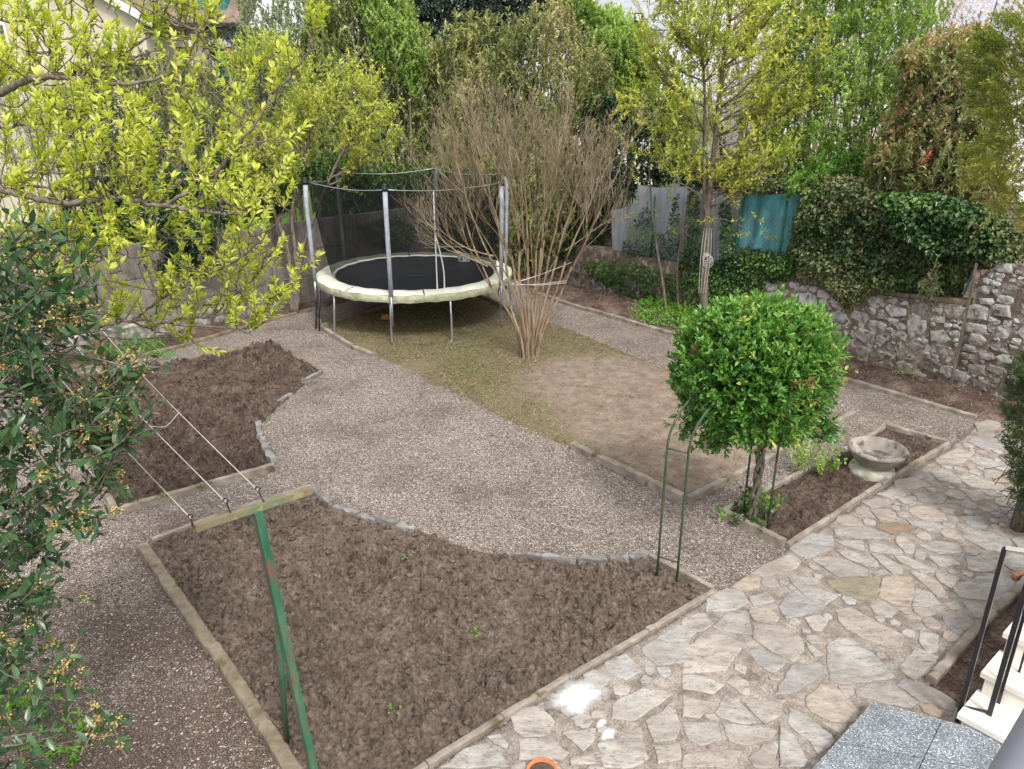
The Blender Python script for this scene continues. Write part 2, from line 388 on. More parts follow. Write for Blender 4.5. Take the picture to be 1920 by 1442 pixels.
mb, bl = heightgrid('soil_bed', bedA, .0125, zA, M['soil']); lumps(mb, bedA, 3600, .008, .045, zA)
tag(bl(), kind='structure')
zB = lambda P, d: clods(P, d, .14, 71, .02)
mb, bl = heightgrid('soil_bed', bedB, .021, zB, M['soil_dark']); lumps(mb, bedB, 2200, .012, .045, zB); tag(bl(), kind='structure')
bedC = G2([(1350, 968), (1505, 893), (1660, 804), (1776, 837), (1470, 1030)])
mb, bl = heightgrid('soil_bed', bedC, .02, lambda P, d: clods(P, d, .07, 91, .02), M['soil_dark']); lumps(mb, bedC, 150, .01, .035, lambda P, d: clods(P, d, .07, 91, .02)); tag(bl(), kind='structure')
def RL(px): return 241.1+.2665*px           # pixel row of the right wall's foot
stripR = G2([(930, 492), (1000, 552), (1100, 584), (1250, 625), (1590, 716), (1830, 786), (1880, 792), (1960, 800), (1990, RL(1990)+8), (1897, RL(1897)+6), (1400, RL(1400)+6), (1080, RL(1080)+6)])
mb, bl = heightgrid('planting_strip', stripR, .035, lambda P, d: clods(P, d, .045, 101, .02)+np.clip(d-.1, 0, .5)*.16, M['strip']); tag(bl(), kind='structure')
def LL(px): return 660-.224*(px-167)
stripL = G2([(-120, 760), (215, 681), (345, 650), (500, 603), (600, 578), (740, 545), (905, 500), (930, 489), (740, LL(740)), (600, LL(600)), (167, LL(167)), (-120, LL(-120))])
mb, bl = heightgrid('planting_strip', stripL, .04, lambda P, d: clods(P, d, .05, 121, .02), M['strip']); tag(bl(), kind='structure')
# little planting patch by the steps
patch = G2([(1742, 1286), (1925, 1095), (2010, 1010), (2120, 1180), (1900, 1400), (1800, 1322)])
mb, bl = heightgrid('planting_patch', patch, .02, lambda P, d: clods(P, d, .03, 131, .0), M['strip']); lumps(mb, patch, 260, .006, .022, lambda P, d: clods(P, d, .03, 131, .0)); tag(bl(), kind='structure')
# worn lawn ------------------------------------------------------------
lawn = G2([(604, 616), (662, 655), (700, 668), (765, 693), (850, 735), (940, 785), (1070, 842), (1283, 942), (1450, 858), (1600, 781), (1400, 735), (1240, 690), (1120, 640), (1040, 607), (962, 590), (918, 566), (870, 552), (740, 572)])
def lawnT(P, d):
    a = G(1150, 720)[:2]; b = G(1330, 830)[:2]; c = G(1230, 780)[:2]
    g = .42-0*d
    for q, r in ((a, 1.5), (c, 1.5), (b, 1.6), (G(1400, 790)[:2], 1.4), (G(1300, 740)[:2], 1.5), (G(1180, 800)[:2], .9)):
        g = np.minimum(g, .42*np.clip((np.linalg.norm(P-q, axis=1)-r*.55)/(r*.5), 0, 1))
    return g+.0*d
lawnZ = lambda P, d: (.03+.02*fbm(P[:, 0]*2, P[:, 1]*2, 8)+.012*fbm(P[:, 0]*12, P[:, 1]*12, 9))*np.clip(d/.15, .2, 1)
mb, bl = heightgrid('worn_lawn', lawn, .04, lawnZ, M['lawn'], lawnT); tag(bl(), kind='structure')
# dry clippings, grass blades
def litter(name, poly, n, L, W, stops, zf, dens=None, up=.15, label=None, fold=.1):
    reseed(len(name)*31+n)
    lo = poly.min(0); hi = poly.max(0); P = rng.uniform(lo, hi, (n*4, 2)); P = P[inpoly(P, poly)]
    if dens is not None: P = P[rng.random(len(P)) < dens(P)]
    P = P[:n]; k = len(P); D = rdir(k); D[:, 2] = np.abs(D[:, 2])*up; mb = MB()
    z = zf(P, edgedist(P, poly)); leaves(mb, np.c_[P, z+.004], D, rng.uniform(*L, k), rng.uniform(*W, k), rng.random(k), fold=fold, droop=.05)
    o = mb.build(name, leafmat(name, stops, .8, .2, .1)); return tag(o, label, 'litter' if 'grass' not in name else 'grass', kind='stuff')
lt = lambda P: np.clip(lawnT(P, np.zeros(len(P)))/.42, .14, 1)**1.3*np.clip(.9+3*fbm(P[:, 0]*1.6, P[:, 1]*1.6, 44), .15, 1)
litter('dry_grass', lawn, 42000, (.02, .085), (.003, .008), [(0, (.06, .065, .025)), (.3, (.14, .14, .055)), (.6, (.28, .23, .12)), (1, (.50, .43, .28))], lawnZ, lt, .35, 'short dry grass and straw clippings scattered over the worn lawn')
litter('patch_straw', lawn, 7000, (.015, .06), (.003, .007), [(0, (.10, .08, .05)), (.5, (.30, .25, .16)), (1, (.5, .44, .31))], lawnZ, None, .3, 'sparse straw bits strewn over the bare earth patch of the lawn')
litter('green_grass', lawn, 7000, (.03, .07), (.006, .012), [(0, (.05, .10, .02)), (1, (.16, .28, .05))], lawnZ, lambda P: lt(P)*np.clip(fbm(P[:, 0]*1.4, P[:, 1]*1.4, 64)*5-.2, 0, 1), .9, 'small green grass tufts left among the straw of the worn lawn')
litter('soil_litter', bedA, 1300, (.015, .07), (.003, .007), [(0, (.10, .07, .05)), (.6, (.30, .24, .18)), (1, (.5, .42, .33))], zA, None, .5, 'dry roots and straw bits lying on the front dug soil bed')
litter('strip_litter', stripR, 3500, (.02, .08), (.004, .012), [(0, (.09, .06, .04)), (.6, (.26, .2, .15)), (1, (.45, .38, .3))], lambda P, d: .03+np.clip(d-.1, 0, .5)*.16+clods(P, d, .045, 101, .02), None, .3, 'dry twigs and dead leaves on the planting strip under the stone wall')
yard = G2([(0, 1000), (200, 980), (545, 1442), (-60, 1470)])
litter('yard_litter', yard, 160, (.02, .06), (.006, .02), [(0, (.12, .08, .05)), (.6, (.35, .27, .2)), (1, (.55, .45, .36))], lambda P, d: gz(P)+.01, None, .3, 'fallen leaves and twigs on the gravel beside the laurel')

# edgings --------------------------------------------------------------
def edging(pts, w, h, label, m='concrete', z0=-.03, zpix=0, group=None, px=True, seglen=1.0):
    P = np.array([G(a, b, 0)[:2] for a, b in pts]) if px else np.array(pts)
    reseed(int(abs(P[0][0])*977) % 9999)
    mb = MB(); 
    for a, b in zip(P[:-1], P[1:]):
        L = np.linalg.norm(b-a); n = max(1, round(L/seglen)); u = (b-a)/L; s = np.array((-u[1], u[0]))
        for i in range(n):
            p = a+(b-a)*i/n+u*.003; q = a+(b-a)*(i+1)/n-u*.003; k = max(2, int(np.linalg.norm(q-p)/.05))
            off = rng.normal(0, .004, 2); hh = h+rng.normal(0, .006)
            rows = []
            for j in range(k+1):
                c = p+(q-p)*j/k+s*(off[0]+(off[1]-off[0])*j/k); e = .002
                ch = .008+rng.random()*.006*(1+2*(rng.random() < .08))
                rows.append([(*(c-s*(w/2+rng.normal(0, e))), z0), (*(c-s*(w/2+rng.normal(0, e))), hh-ch), (*(c-s*(w/2-ch)), hh+rng.normal(0, .0015)),
                             (*(c+s*(w/2-ch)), hh+rng.normal(0, .0015)), (*(c+s*(w/2+rng.normal(0, e))), hh-ch), (*(c+s*(w/2+rng.normal(0, e))), z0)])
            V = np.array(rows).reshape(-1, 3); f = [(r*6+c, r*6+c+1, r*6+c+7, r*6+c+6) for r in range(k) for c in range(5)]
            f += [tuple(range(5, -1, -1)), tuple(range(k*6, k*6+6))]; mb.add(V, [tuple(x[::-1]) for x in f], 0, .5)
    o = mb.build('concrete_edging', M[m], origin=(P[0][0], P[0][1], 0))
    return tag(o, label, 'edging', group)
eg = 'concrete edgings round the beds'
edging([(268, 1030), (400, 1222), (560, 1470)], .098, .075, 'wide mossy brown concrete edging on the left side of the front soil bed', 'concrete_brown', seglen=1.6)
edging([(285, 1020), (430, 965), (575, 918)], .04, .05, 'thin grey edging at the top of the front soil bed below the clothesline bar', group=eg)
edging([(1213, 1045), (1338, 1110)], .045, .06, 'short concrete edging by the feet of the green arch at the front bed', group=eg, seglen=.45)
edging([(1338, 1113), (1065, 1277), (800, 1440), (640, 1537)], .05, .055, 'long concrete edging between front soil bed and flagstone path', group=eg, seglen=.8)
edging([(515, 881), (222, 964)], .06, .085, 'front concrete edging of the dark soil bed behind the clothesline', group=eg)
edging([(220, 964), (185, 905), (95, 790)], .07, .06, 'left concrete edging of the dark soil bed, half behind the laurel', group=eg)
edging([(510, 647), (300, 689), (60, 719)], .05, .07, 'rear concrete edging of the dark soil bed facing the left wall', 'concrete_brown', group=eg)
edging([(512, 649), (603, 699)], .05, .05, 'short mossy edging at the far right corner of the dark soil bed', 'concrete_brown', group=eg)
edging([(-120, 762), (215, 682), (345, 651), (500, 604), (600, 579)], .05, .06, 'dark edging along the planting strip of the left concrete wall', 'concrete_brown', group=eg)
edging([(603, 617), (662, 654), (702, 669)], .07, .07, 'low concrete edging at the left corner of the lawn under the trampoline', 'concrete', group=eg)
edging([(604, 615), (740, 573), (872, 551)], .06, .08, 'dark lawn edging running back under the trampoline', 'concrete_brown', group=eg)
edging([(872, 552), (918, 567), (962, 590)], .06, .09, 'lawn edging behind the right trampoline legs beside the bare tree', 'concrete_brown', group=eg)
edging([(1074, 842), (1175, 890), (1281, 942)], .075, .095, 'pale concrete kerb between the gravel yard and the worn lawn, behind the arch', group=eg, seglen=.95)
edging([(1288, 942), (1450, 858), (1600, 780)], .065, .07, 'straight pale kerb on the right side of the worn lawn behind the round bush', group=eg)
edging([(1000, 552), (1100, 583), (1250, 626)], .07, .07, 'far concrete edging of the planting strip right of the bare tree', group=eg)
edging([(1250, 626), (1590, 716), (1830, 786)], .07, .06, 'concrete edging of the planting strip below the stone wall', group=eg)
edging([(1352, 968), (1470, 1028)], .06, .1, 'short edging at the near end of the bed with the stone bowl', group=eg, seglen=.6)
edging([(1354, 964), (1505, 891), (1590, 845), (1656, 806)], .05, .07, 'left edging of the bed with the stone bowl', group=eg)
edging([(1660, 803), (1774, 835)], .05, .07, 'far short edging of the bed with the stone bowl', group=eg)
edging([(1474, 1030), (1620, 934), (1776, 838)], .05, .07, 'edging between the stone bowl bed and the flagstone path', group=eg, seglen=.8)
edging([(1742, 1283), (1835, 1182), (1925, 1093), (2010, 1008)], .07, .07, 'edging between the flagstone path and the patch by the steps', group=eg, seglen=1.2)
# slate stones round the beds (each one a loose stone)
def slate(p, q, w, h, label, z=0):
    a, b = G(*p)[:2], G(*q)[:2]; u = (b-a)/np.linalg.norm(b-a); s = np.array((-u[1], u[0])); n = 7; reseed(int(p[0]))
    top = [a+(b-a)*i/(n-1)+s*(w/2+rng.normal(0, w*.16)) for i in range(n)]; bot = [a+(b-a)*i/(n-1)-s*(w/2+rng.normal(0, w*.16)) for i in range(n)][::-1]
    mb = MB(); mb.prism(top+bot, -.03, h, 0, .5, jit=.008); c = (a+b)/2
    tag(mb.build('edging_stone', M['slate'], origin=(c[0], c[1], 0)), label, 'stone', 'slate stones edging the soil beds')
for i, (p, q, w, h, l) in enumerate([
    ((578, 925), (625, 955), .09, .09, 'tall slate stone at the right end of the green clothesline bar'),
    ((627, 958), (672, 972), .06, .07, 'dark slate stone, second from the clothesline bar, on the curved bed edge'),
    ((674, 973), (705, 983), .055, .06, 'slate stone in the middle of the curved bed edge right of the clothesline bar'),
    ((705, 977), (745, 991), .07, .075, 'pale broad slate stone in the curve above the front soil bed'),
    ((745, 992), (778, 1000), .06, .06, 'last dark slate stone of the curve before the soil spills over it'),
    ((950, 1044), (1012, 1049), .045, .05, 'brown flat slate stone half buried at the top middle of the front bed'),
    ((1016, 1051), (1080, 1056), .045, .06, 'slim grey slate stone left of the thick layered one at the front bed'),
    ((1084, 1058), (1136, 1059), .055, .08, 'thick layered slate stone at the top edge of the front bed'),
    ((1143, 1055), (1178, 1055), .05, .06, 'small slate block between the layered stone and the slanting one'),
    ((1182, 1058), (1211, 1046), .06, .08, 'slanting dark slate stone touching the short edging near the arch'),
    ((603, 702), (570, 721), .06, .07, 'slate stone at the far right tip of the dark soil bed'),
    ((545, 742), (510, 762), .05, .04, 'sunken slate stone below the tip of the dark soil bed'),
    ((484, 800), (490, 826), .07, .08, 'upper slate stone on the right curve of the dark soil bed'),
    ((492, 828), (500, 850), .07, .075, 'middle slate stone on the right curve of the dark soil bed'),
    ((501, 852), (515, 876), .07, .07, 'lowest pale slate stone on the right curve, by the corner of the dark bed')]):
    slate(p, q, w, h, l)

# flagstone path -------------------------------------------------------
def mortarmat():
    m, t, b = _nodes('path_mortar'); co = gco(t)
    n = noise(t, 6, co=co, det=10, rough=.75); r = ramp(t, [(.33, (.11, .09, .072)), (.46, (.24, .20, .167)), (.64, (.40, .355, .31))]); t.links.new(n.outputs[0], r.inputs[0])
    n2 = noise(t, 70, co=co, det=4); r2 = ramp(t, [(.35, (.6, .6, .58)), (.6, (1.1, 1.1, 1.1))]); t.links.new(n2.outputs[0], r2.inputs[0])
    c = mixc(t, 1., r.outputs[0], r2.outputs[0], 'MULTIPLY')
    t.links.new(c, b.inputs['Base Color']); b.inputs['Roughness'].default_value = .95
    bump(t, b, n2.outputs[0], .8, .01); return m
def flagmat():
    m, t, b = _nodes('flagstone'); co = gco(t)
    a = t.nodes.new('ShaderNodeAttribute'); a.attribute_name = 'tint'
    r = ramp(t, [(0, (.31, .31, .31)), (.22, (.37, .36, .34)), (.45, (.40, .37, .335)), (.62, (.41, .37, .33)), (.78, (.415, .355, .295)), (.88, (.36, .28, .19)), (.9, (.28, .26, .18)), (.95, (.29, .27, .19)), (.97, (.25, .18, .13)), (1, (.3, .21, .15))]); t.links.new(a.outputs['Fac'], r.inputs[0])
    mp = t.nodes.new('ShaderNodeMapping'); mp.inputs['Scale'].default_value = (1, 2.6, 1); mp.inputs['Rotation'].default_value = (0, 0, .5); t.links.new(co, mp.inputs[0])
    n = noise(t, 5.5, co=mp.outputs[0], det=10, rough=.72, dist=.6); r2 = ramp(t, [(.3, (.42, .385, .35)), (.46, (.84, .83, .82)), (.6, (1.08, 1.07, 1.06)), (.75, (1.2, 1.18, 1.16))]); t.links.new(n.outputs[0], r2.inputs[0])
    c = mixc(t, 1., r.outputs[0], r2.outputs[0], 'MULTIPLY')
    n4 = noise(t, 26, co=mp.outputs[0], det=8, rough=.7, dist=1.2); r4 = ramp(t, [(.37, (.9, .9, .9)), (.46, (0, 0, 0))]); t.links.new(n4.outputs[0], r4.inputs[0])
    c = mixc(t, r4.outputs[0], c, (.13, .105, .085))
    n3 = noise(t, 1.1, co=co, det=5); r3 = ramp(t, [(.47, (0, 0, 0)), (.7, (.75, .75, .75))]); t.links.new(n3.outputs[0], r3.inputs[0])
    c = mixc(t, r3.outputs[0], c, (.2, .165, .135))
    t.links.new(c, b.inputs['Base Color']); b.inputs['Roughness'].default_value = .75; b.inputs['Specular IOR Level'].default_value = .25
    bump(t, b, n4.outputs[0], .7, .006); return m
M['mortar'] = mortarmat(); M['flag'] = flagmat()
def limemat():
    m, t, b = _nodes('lime_cement'); co = gco(t); a = t.nodes.new('ShaderNodeAttribute'); a.attribute_name = 'tint'
    n = noise(t, 16, co=co, det=9, rough=.75, dist=.2); ad = t.nodes.new('ShaderNodeMath'); ad.operation = 'ADD'; t.links.new(n.outputs[0], ad.inputs[0]); t.links.new(a.outputs['Fac'], ad.inputs[1])
    r = ramp(t, [(.55, (0, 0, 0)), (1., (1, 1, 1))]); t.links.new(ad.outputs[0], r.inputs[0]); b.inputs['Base Color'].default_value = (.52, .50, .48, 1)
    t.links.new(r.outputs[0], b.inputs['Alpha']); b.inputs['Roughness'].default_value = .8; return m
M['lime'] = limemat()
pathP = G2([(640, 1545), (800, 1448), (1065, 1284), (1340, 1118), (1470, 1036), (1776, 845), (1850, 782), (1880, 779), (2000, 800), (2100, 900), (2020, 1005), (1925, 1100), (1740, 1290), (1800, 1330), (1900, 1400), (1900, 1560), (900, 1600)])
def pathZ(P, d): return .012+.008*fbm(P[:, 0]*3, P[:, 1]*3, 15)+.004*fbm(P[:, 0]*20, P[:, 1]*20, 16)
mbp, blp = heightgrid('flagstone_path', pathP, .03, pathZ, [M['mortar'], M['flag'], M['lime']])
tiles = [((1280, 962), 3, [
 (.42, [(720,270),(850,250),(950,290),(1030,325),(1045,360),(880,370),(800,320)]), (.5, [(865,220),(920,215),(1090,280),(1100,310),(1040,315),(930,270)]),
 (.45, [(1055,235),(1110,240),(1225,310),(1235,355),(1180,350),(1100,280)]), (.48, [(1045,185),(1100,180),(1235,230),(1230,245),(1100,235),(1050,220)]),
 (.5, [(1190,250),(1260,255),(1400,320),(1410,350),(1340,345),(1230,290)]), (.2, [(1310,215),(1370,235),(1355,280),(1300,255)]),
 (.47, [(1200,140),(1240,140),(1300,190),(1290,245),(1250,235),(1200,180)]), (.65, [(1060,340),(1140,325),(1155,350),(1090,362)]),
 (.93, [(810,390),(900,375),(1095,378),(1100,420),(1085,500),(1000,500),(900,460),(840,430)]), (.74, [(1130,370),(1280,370),(1300,440),(1280,540),(1180,520),(1095,480)]),
 (.66, [(1270,335),(1350,350),(1440,400),(1490,470),(1490,490),(1430,480),(1340,400)]), (.55, [(1420,345),(1500,350),(1560,380),(1510,430),(1450,400)]),
 (.15, [(1520,430),(1700,350),(1830,370),(1870,420),(1800,500),(1700,500),(1560,480)]), (.4, [(1310,430),(1400,460),(1450,520),(1400,530),(1290,530)]),
 (.2, [(1450,570),(1560,560),(1640,630),(1560,700),(1480,640)]), (.4, [(1290,540),(1420,545),(1420,580),(1340,595)]),
 (.3, [(600,385),(780,440),(890,470),(790,530),(740,520),(640,430)]), (.2, [(590,365),(620,355),(760,385),(770,410),(650,415)]),
 (.82, [(270,430),(360,360),(430,360),(430,430),(380,445)]), (.62, [(380,350),(480,290),(600,245),(665,280),(640,320),(540,350),(450,365)]),
 (.1, [(600,210),(720,120),(840,140),(850,200),(700,270)]), (.4, [(850,105),(970,90),(1150,130),(1180,155),(1000,155),(860,132)]),
 (.25, [(860,170),(1010,165),(1015,222),(900,190)]), (.3, [(140,470),(250,430),(340,460),(370,510),(280,560),(130,560)]),
 (.25, [(370,480),(470,450),(520,500),(400,530)]), (.05, [(540,540),(600,455),(690,470),(800,540),(760,570),(580,600)]),
 (.68, [(370,550),(470,540),(545,600),(520,640),(400,610)]), (.45, [(400,640),(540,640),(670,720),(680,790),(620,850),(500,790),(400,720)]),
 (.6, [(0,800),(100,700),(230,690),(350,750),(290,820),(240,900),(0,910)]), (.08, [(360,790),(420,770),(560,830),(570,870),(510,910),(420,860)]),
 (.1, [(520,1030),(610,870),(770,855),(800,920),(720,970),(600,1030)]), (.3, [(820,740),(920,700),(1010,760),(1120,850),(1190,930),(960,975),(830,960),(810,850)]),
 (.7, [(860,560),(940,540),(1080,620),(1240,700),(1230,760),(1160,770),(1000,710),(900,640)]), (.3, [(1330,670),(1440,700),(1430,790),(1380,800),(1330,740)]),
 (.6, [(1210,880),(1310,770),(1440,820),(1380,920),(1300,950)]), (.08, [(1200,980),(1240,940),(1420,1000),(1530,1070),(1520,1130),(1330,1070)]),
 (.3, [(970,1010),(1040,972),(1195,982),(1320,1080),(1280,1110),(1050,1060),(980,1040)]), (.76, [(690,1060),(770,970),(850,980),(990,1120),(940,1190),(830,1180),(720,1130)]),
 (.4, [(870,985),(960,980),(960,1030),(920,1060)]), (.3, [(600,1105),(680,1140),(830,1250),(850,1290),(760,1370),(710,1290),(590,1190)]),
 (.35, [(545,1210),(620,1260),(700,1400),(680,1440),(545,1440)]), (.4, [(175,1130),(240,1035),(310,1060),(420,1190),(350,1200),(210,1160)]),
 (.42, [(350,1075),(580,1060),(550,1150),(460,1195),(400,1140)]), (.5, [(240,960),(300,925),(370,960),(380,1030),(330,1035)]),
 (.6, [(290,850),(360,880),(350,920),(290,890)]), (.55, [(430,990),(470,935),(490,960),(470,1030)]), (.45, [(0,925),(140,930),(235,980),(170,1030),(0,1000)]),
 (.5, [(0,1035),(150,1070),(140,1120),(90,1165),(0,1150)]), (.3, [(0,1190),(190,1195),(215,1290),(100,1320),(30,1280)]),
 (.45, [(230,1200),(430,1205),(530,1240),(480,1290),(370,1320),(260,1290)]), (.58, [(10,1370),(200,1350),(330,1350),(290,1440),(0,1440)]),
 (.4, [(370,1390),(450,1310),(535,1290),(520,1440),(400,1440)]), (.5, [(120,1145),(168,1132),(205,1170),(150,1178)]), (.6, [(780,1190),(930,1195),(880,1250)]),
 (.8, [(1330,1092),(1400,1085),(1460,1130),(1450,1165),(1350,1130)]), (.45, [(1570,505),(1680,522),(1700,600),(1640,600)]),
 (.3, [(1330,190),(1400,165),(1540,180),(1570,230),(1440,240)]), (.35, [(1380,255),(1500,250),(1560,300),(1440,310)]),
 (.45, [(1050,530),(1130,505),(1210,560),(1170,600),(1080,580)]), (.5, [(690,740),(720,750),(790,810),(740,820)]),
 (.97, [(1080,90),(1200,60),(1330,90),(1180,128)]), (.2, [(1250,40),(1400,60),(1480,90),(1380,110),(1290,80)]), (.35, [(1590,260),(1700,240),(1800,300),(1720,340),(1600,330)]),
 (.6, [(1100,1130),(1190,1100),(1290,1130),(1180,1140)]), (.35, [(250,570),(350,560),(380,640),(390,700),(260,680),(170,650)]), (.4, [(0,600),(120,570),(160,640),(60,700),(0,720)])]),
 ((640, 962), 3, [(.3, [(560,1440),(690,1340),(820,1305),(920,1400),(940,1440)]), (.4, [(820,1270),(890,1255),(940,1310),(930,1340),(860,1310)]),
 (.48, [(1000,1290),(1180,1280),(1280,1360),(1250,1395),(1000,1400)]), (.4, [(1530,1080),(1700,990),(1870,1030),(1740,1110),(1640,1180),(1520,1170)]),
 (.5, [(1240,1250),(1430,1220),(1420,1290),(1360,1350)]), (.42, [(1440,1310),(1560,1270),(1680,1215),(1730,1390),(1640,1440),(1480,1440)]),
 (.45, [(1710,1180),(1870,1080),(1905,1230),(1880,1285),(1760,1300)]), (.45, [(1760,1325),(1900,1305),(1910,1400),(1780,1420)]),
 (.15, [(1480,850),(1600,800),(1690,900),(1600,950),(1500,910)]), (.18, [(1690,770),(1890,640),(1960,650),(1950,840),(1780,870),(1730,830)]), (.55, [(1290,1380),(1420,1375),(1435,1420),(1290,1430)])]),
 ((1280, 480), 3, [(.55, [(1420,1150),(1540,1090),(1640,1110),(1580,1170),(1440,1180)]), (.35, [(1590,1150),(1650,1130),(1820,1180),(1820,1210),(1700,1200)]),
 (.6, [(1680,1213),(1800,1213),(1820,1250),(1700,1250)]), (.6, [(1190,1270),(1300,1250),(1390,1300),(1300,1320),(1200,1310)]),
 (.3, [(1390,1220),(1480,1210),(1560,1260),(1560,1288),(1440,1270)]), (.5, [(1545,1255),(1620,1240),(1800,1300),(1800,1330),(1620,1308)]),
 (.4, [(1090,1345),(1190,1325),(1280,1345),(1180,1380)]), (.3, [(1300,1345),(1400,1340),(1480,1370),(1460,1400),(1340,1390)]),
 (.15, [(1600,1050),(1700,1000),(1800,1010),(1810,1080),(1700,1100)]), (.4, [(1550,1310),(1650,1330),(1740,1370),(1640,1390)]),
 (.3, [(1000,1390),(1090,1370),(1180,1400),(1060,1430)]), (.45, [(1640,950),(1720,930),(1790,950),(1760,985),(1660,995)])])]
reseed(5); traced = []
def flag(P2, tint):
    P2 = np.asarray(P2); out = []; n = len(P2); c = P2.mean(0)
    for i in range(n):
        a, b = P2[i], P2[(i+1) % n]; k = max(1, int(np.linalg.norm(b-a)/.05)); nn = unit(np.array((b-a)[::-1])*(1, -1))
        for j in range(k):
            p = c+(a+(b-a)*j/k+(nn*rng.normal(0, .006) if j else 0)-c)*(1.035 if j else 1); 
            if j == 0: p = p+(c-p)*.02; p = c+(p-c)*1.035
            out.append(p)
    out = np.array(out); z = .021+rng.random()*.006; tx, ty = rng.normal(0, .004, 2)
    a = np.sum(out[:, 0]*np.roll(out[:, 1], -1)-np.roll(out[:, 0], -1)*out[:, 1])
    if a < 0: out = out[::-1]
    n = len(out); inn = c+(out-c)*(1-.012/(np.linalg.norm(out-c, axis=1)[:, None]+.01)); q = (out-c)
    zt = z+q[:, 0]*tx+q[:, 1]*ty
    V = np.concatenate([np.c_[out, np.full(n, -.01)], np.c_[out, zt-.004], np.c_[inn, zt]])
    f = [(i, (i+1) % n, (i+1) % n+n, i+n) for i in range(n)]+[(i+n, (i+1) % n+n, (i+1) % n+2*n, i+2*n) for i in range(n)]+[tuple(range(2*n, 3*n))]
    mbp.add(V, f, 1, tint)
for (ox, oy), s, L in tiles:
    for tint, poly in L:
        P2 = G2([(ox+x/s, oy+y/s) for x, y in poly]); traced.append(P2); flag(P2, np.clip(tint+rng.normal(0, .03), 0, .95) if tint < .85 else tint)
# smaller random stones fill what is left
lo = pathP.min(0); hi = pathP.max(0)
cand = rng.uniform(lo, hi, (5000, 2)); cand = cand[inpoly(cand, pathP)]; cand = cand[edgedist(cand, pathP) > .09]
cen = []; rad = []
tr_e = np.full(len(cand), 1e9)
for P2 in traced:
    d = edgedist(cand, P2); d[inpoly(cand, P2)] = 0; tr_e = np.minimum(tr_e, d)
for c, de in zip(cand, tr_e):
    if de < .045: continue
    r = min(de-.010, .2); 
    if cen:
        dd = np.min(np.linalg.norm(np.array(cen)-c, axis=1)-np.array(rad)); r = min(r, dd-.008)
    if r < .035: continue
    cen.append(c); rad.append(r)
for c, r in zip(cen, rad):
    k = rng.integers(5, 8); th = np.sort((np.arange(k)+rng.uniform(-.3, .3, k))*2*math.pi/k); rr = r*rng.uniform(.92, 1.12, k)
    flag(np.c_[c[0]+rr*np.cos(th), c[1]+rr*np.sin(th)], np.clip(rng.normal(.42, .18), 0, .8))
# white lime/cement spill
def blob(c, r1, r2, a, n=40, s=3):
    th = np.arange(n)*2*math.pi/n; k = 1+1.1*fbm(np.cos(th)*1.5+5, np.sin(th)*1.5+5, s); x = r1*k*np.cos(th); y = r2*k*np.sin(th)
    return np.c_[c[0]+x*math.cos(a)-y*math.sin(a), c[1]+x*math.sin(a)+y*math.cos(a)]
for (px, py, r1, r2, s) in ((1085, 1312, .2, .13, 3), (1140, 1385, .06, .04, 9), (1128, 1363, .05, .025, 12)):
    bl_ = blob(G(px, py), r1*1.25, r2*1.3, .75, 40, s); cc = bl_.mean(0); zz = .0285+.0006*s
    rings = [cc+(bl_-cc)*f for f in (1, .75, .5, .25)]; VV = np.vstack([np.c_[q, np.full(40, zz)] for q in rings]+[np.array([[*cc, zz]])]); TT = np.concatenate([np.full(40, q) for q in (0, .22, .5, .72)]+[[.8]])
    ff = [(k*40+i, k*40+(i+1) % 40, k*40+40+(i+1) % 40, k*40+40+i) for k in range(3) for i in range(40)]+[(120+i, 120+(i+1) % 40, 160) for i in range(40)]
    mbp.add(VV, ff, 2, TT)
tag(blp(), kind='structure')

# loose pebbles over the gravel, some kicked over the edgings
reseed(301)
def pebmat():
    m, t, b = _nodes('pebble'); a = t.nodes.new('ShaderNodeAttribute'); a.attribute_name = 'tint'
    r = ramp(t, [(0, (.13, .105, .09)), (.4, (.29, .245, .215)), (.8, (.46, .41, .37)), (1, (.66, .63, .59))]); t.links.new(a.outputs['Fac'], r.inputs[0]); t.links.new(r.outputs[0], b.inputs['Base Color']); b.inputs['Roughness'].default_value = .9; return m
pb = MB(); reg = G2([(0, 990), (230, 960), (600, 690), (760, 700), (1280, 960), (1480, 1040), (1360, 1120), (1200, 1060), (760, 1010), (560, 950), (265, 1040), (540, 1450), (0, 1460)])
base_ = np.array([(0, 0, .8), (1, 0, .1), (.3, .9, .15), (-.8, .55, .1), (-.8, -.6, .15), (.35, -.9, .1)]); lo, hi = reg.min(0), reg.max(0); P = rng.uniform(lo, hi, (60000, 2)); P = P[inpoly(P, reg)]; P = P[rng.random(len(P)) < np.clip(5.5/np.hypot(P[:, 0], P[:, 1])**1., 0, 1)][:8000]; k = len(P)
s_ = rng.uniform(.005, .0105, k)[:, None, None]; a_ = rng.random(k)*6.283; R_ = np.stack([np.stack([np.cos(a_), np.sin(a_), 0*a_], -1), np.stack([-np.sin(a_), np.cos(a_), 0*a_], -1), np.stack([0*a_, 0*a_, 1+0*a_], -1)], 1)
V = (base_[None]*rng.uniform(.6, 1.3, (k, 6, 1))*s_*np.array((1.25, .85, .7)))@R_+np.c_[P, gz(P)+.003][:, None]
Fp = np.array([(0, 1, 2), (0, 2, 3), (0, 3, 4), (0, 4, 5), (0, 5, 1)]); pb.add(V.reshape(-1, 3), (np.arange(k)[:, None, None]*6+Fp[None]).reshape(-1, 3), 0, np.repeat(np.clip(rng.normal(.4, .2, k), 0, 1), 6), False)
tag(pb.build('gravel', pebmat()), 'loose grey beige gravel pebbles lying over the yard between the beds', 'gravel', kind='stuff')
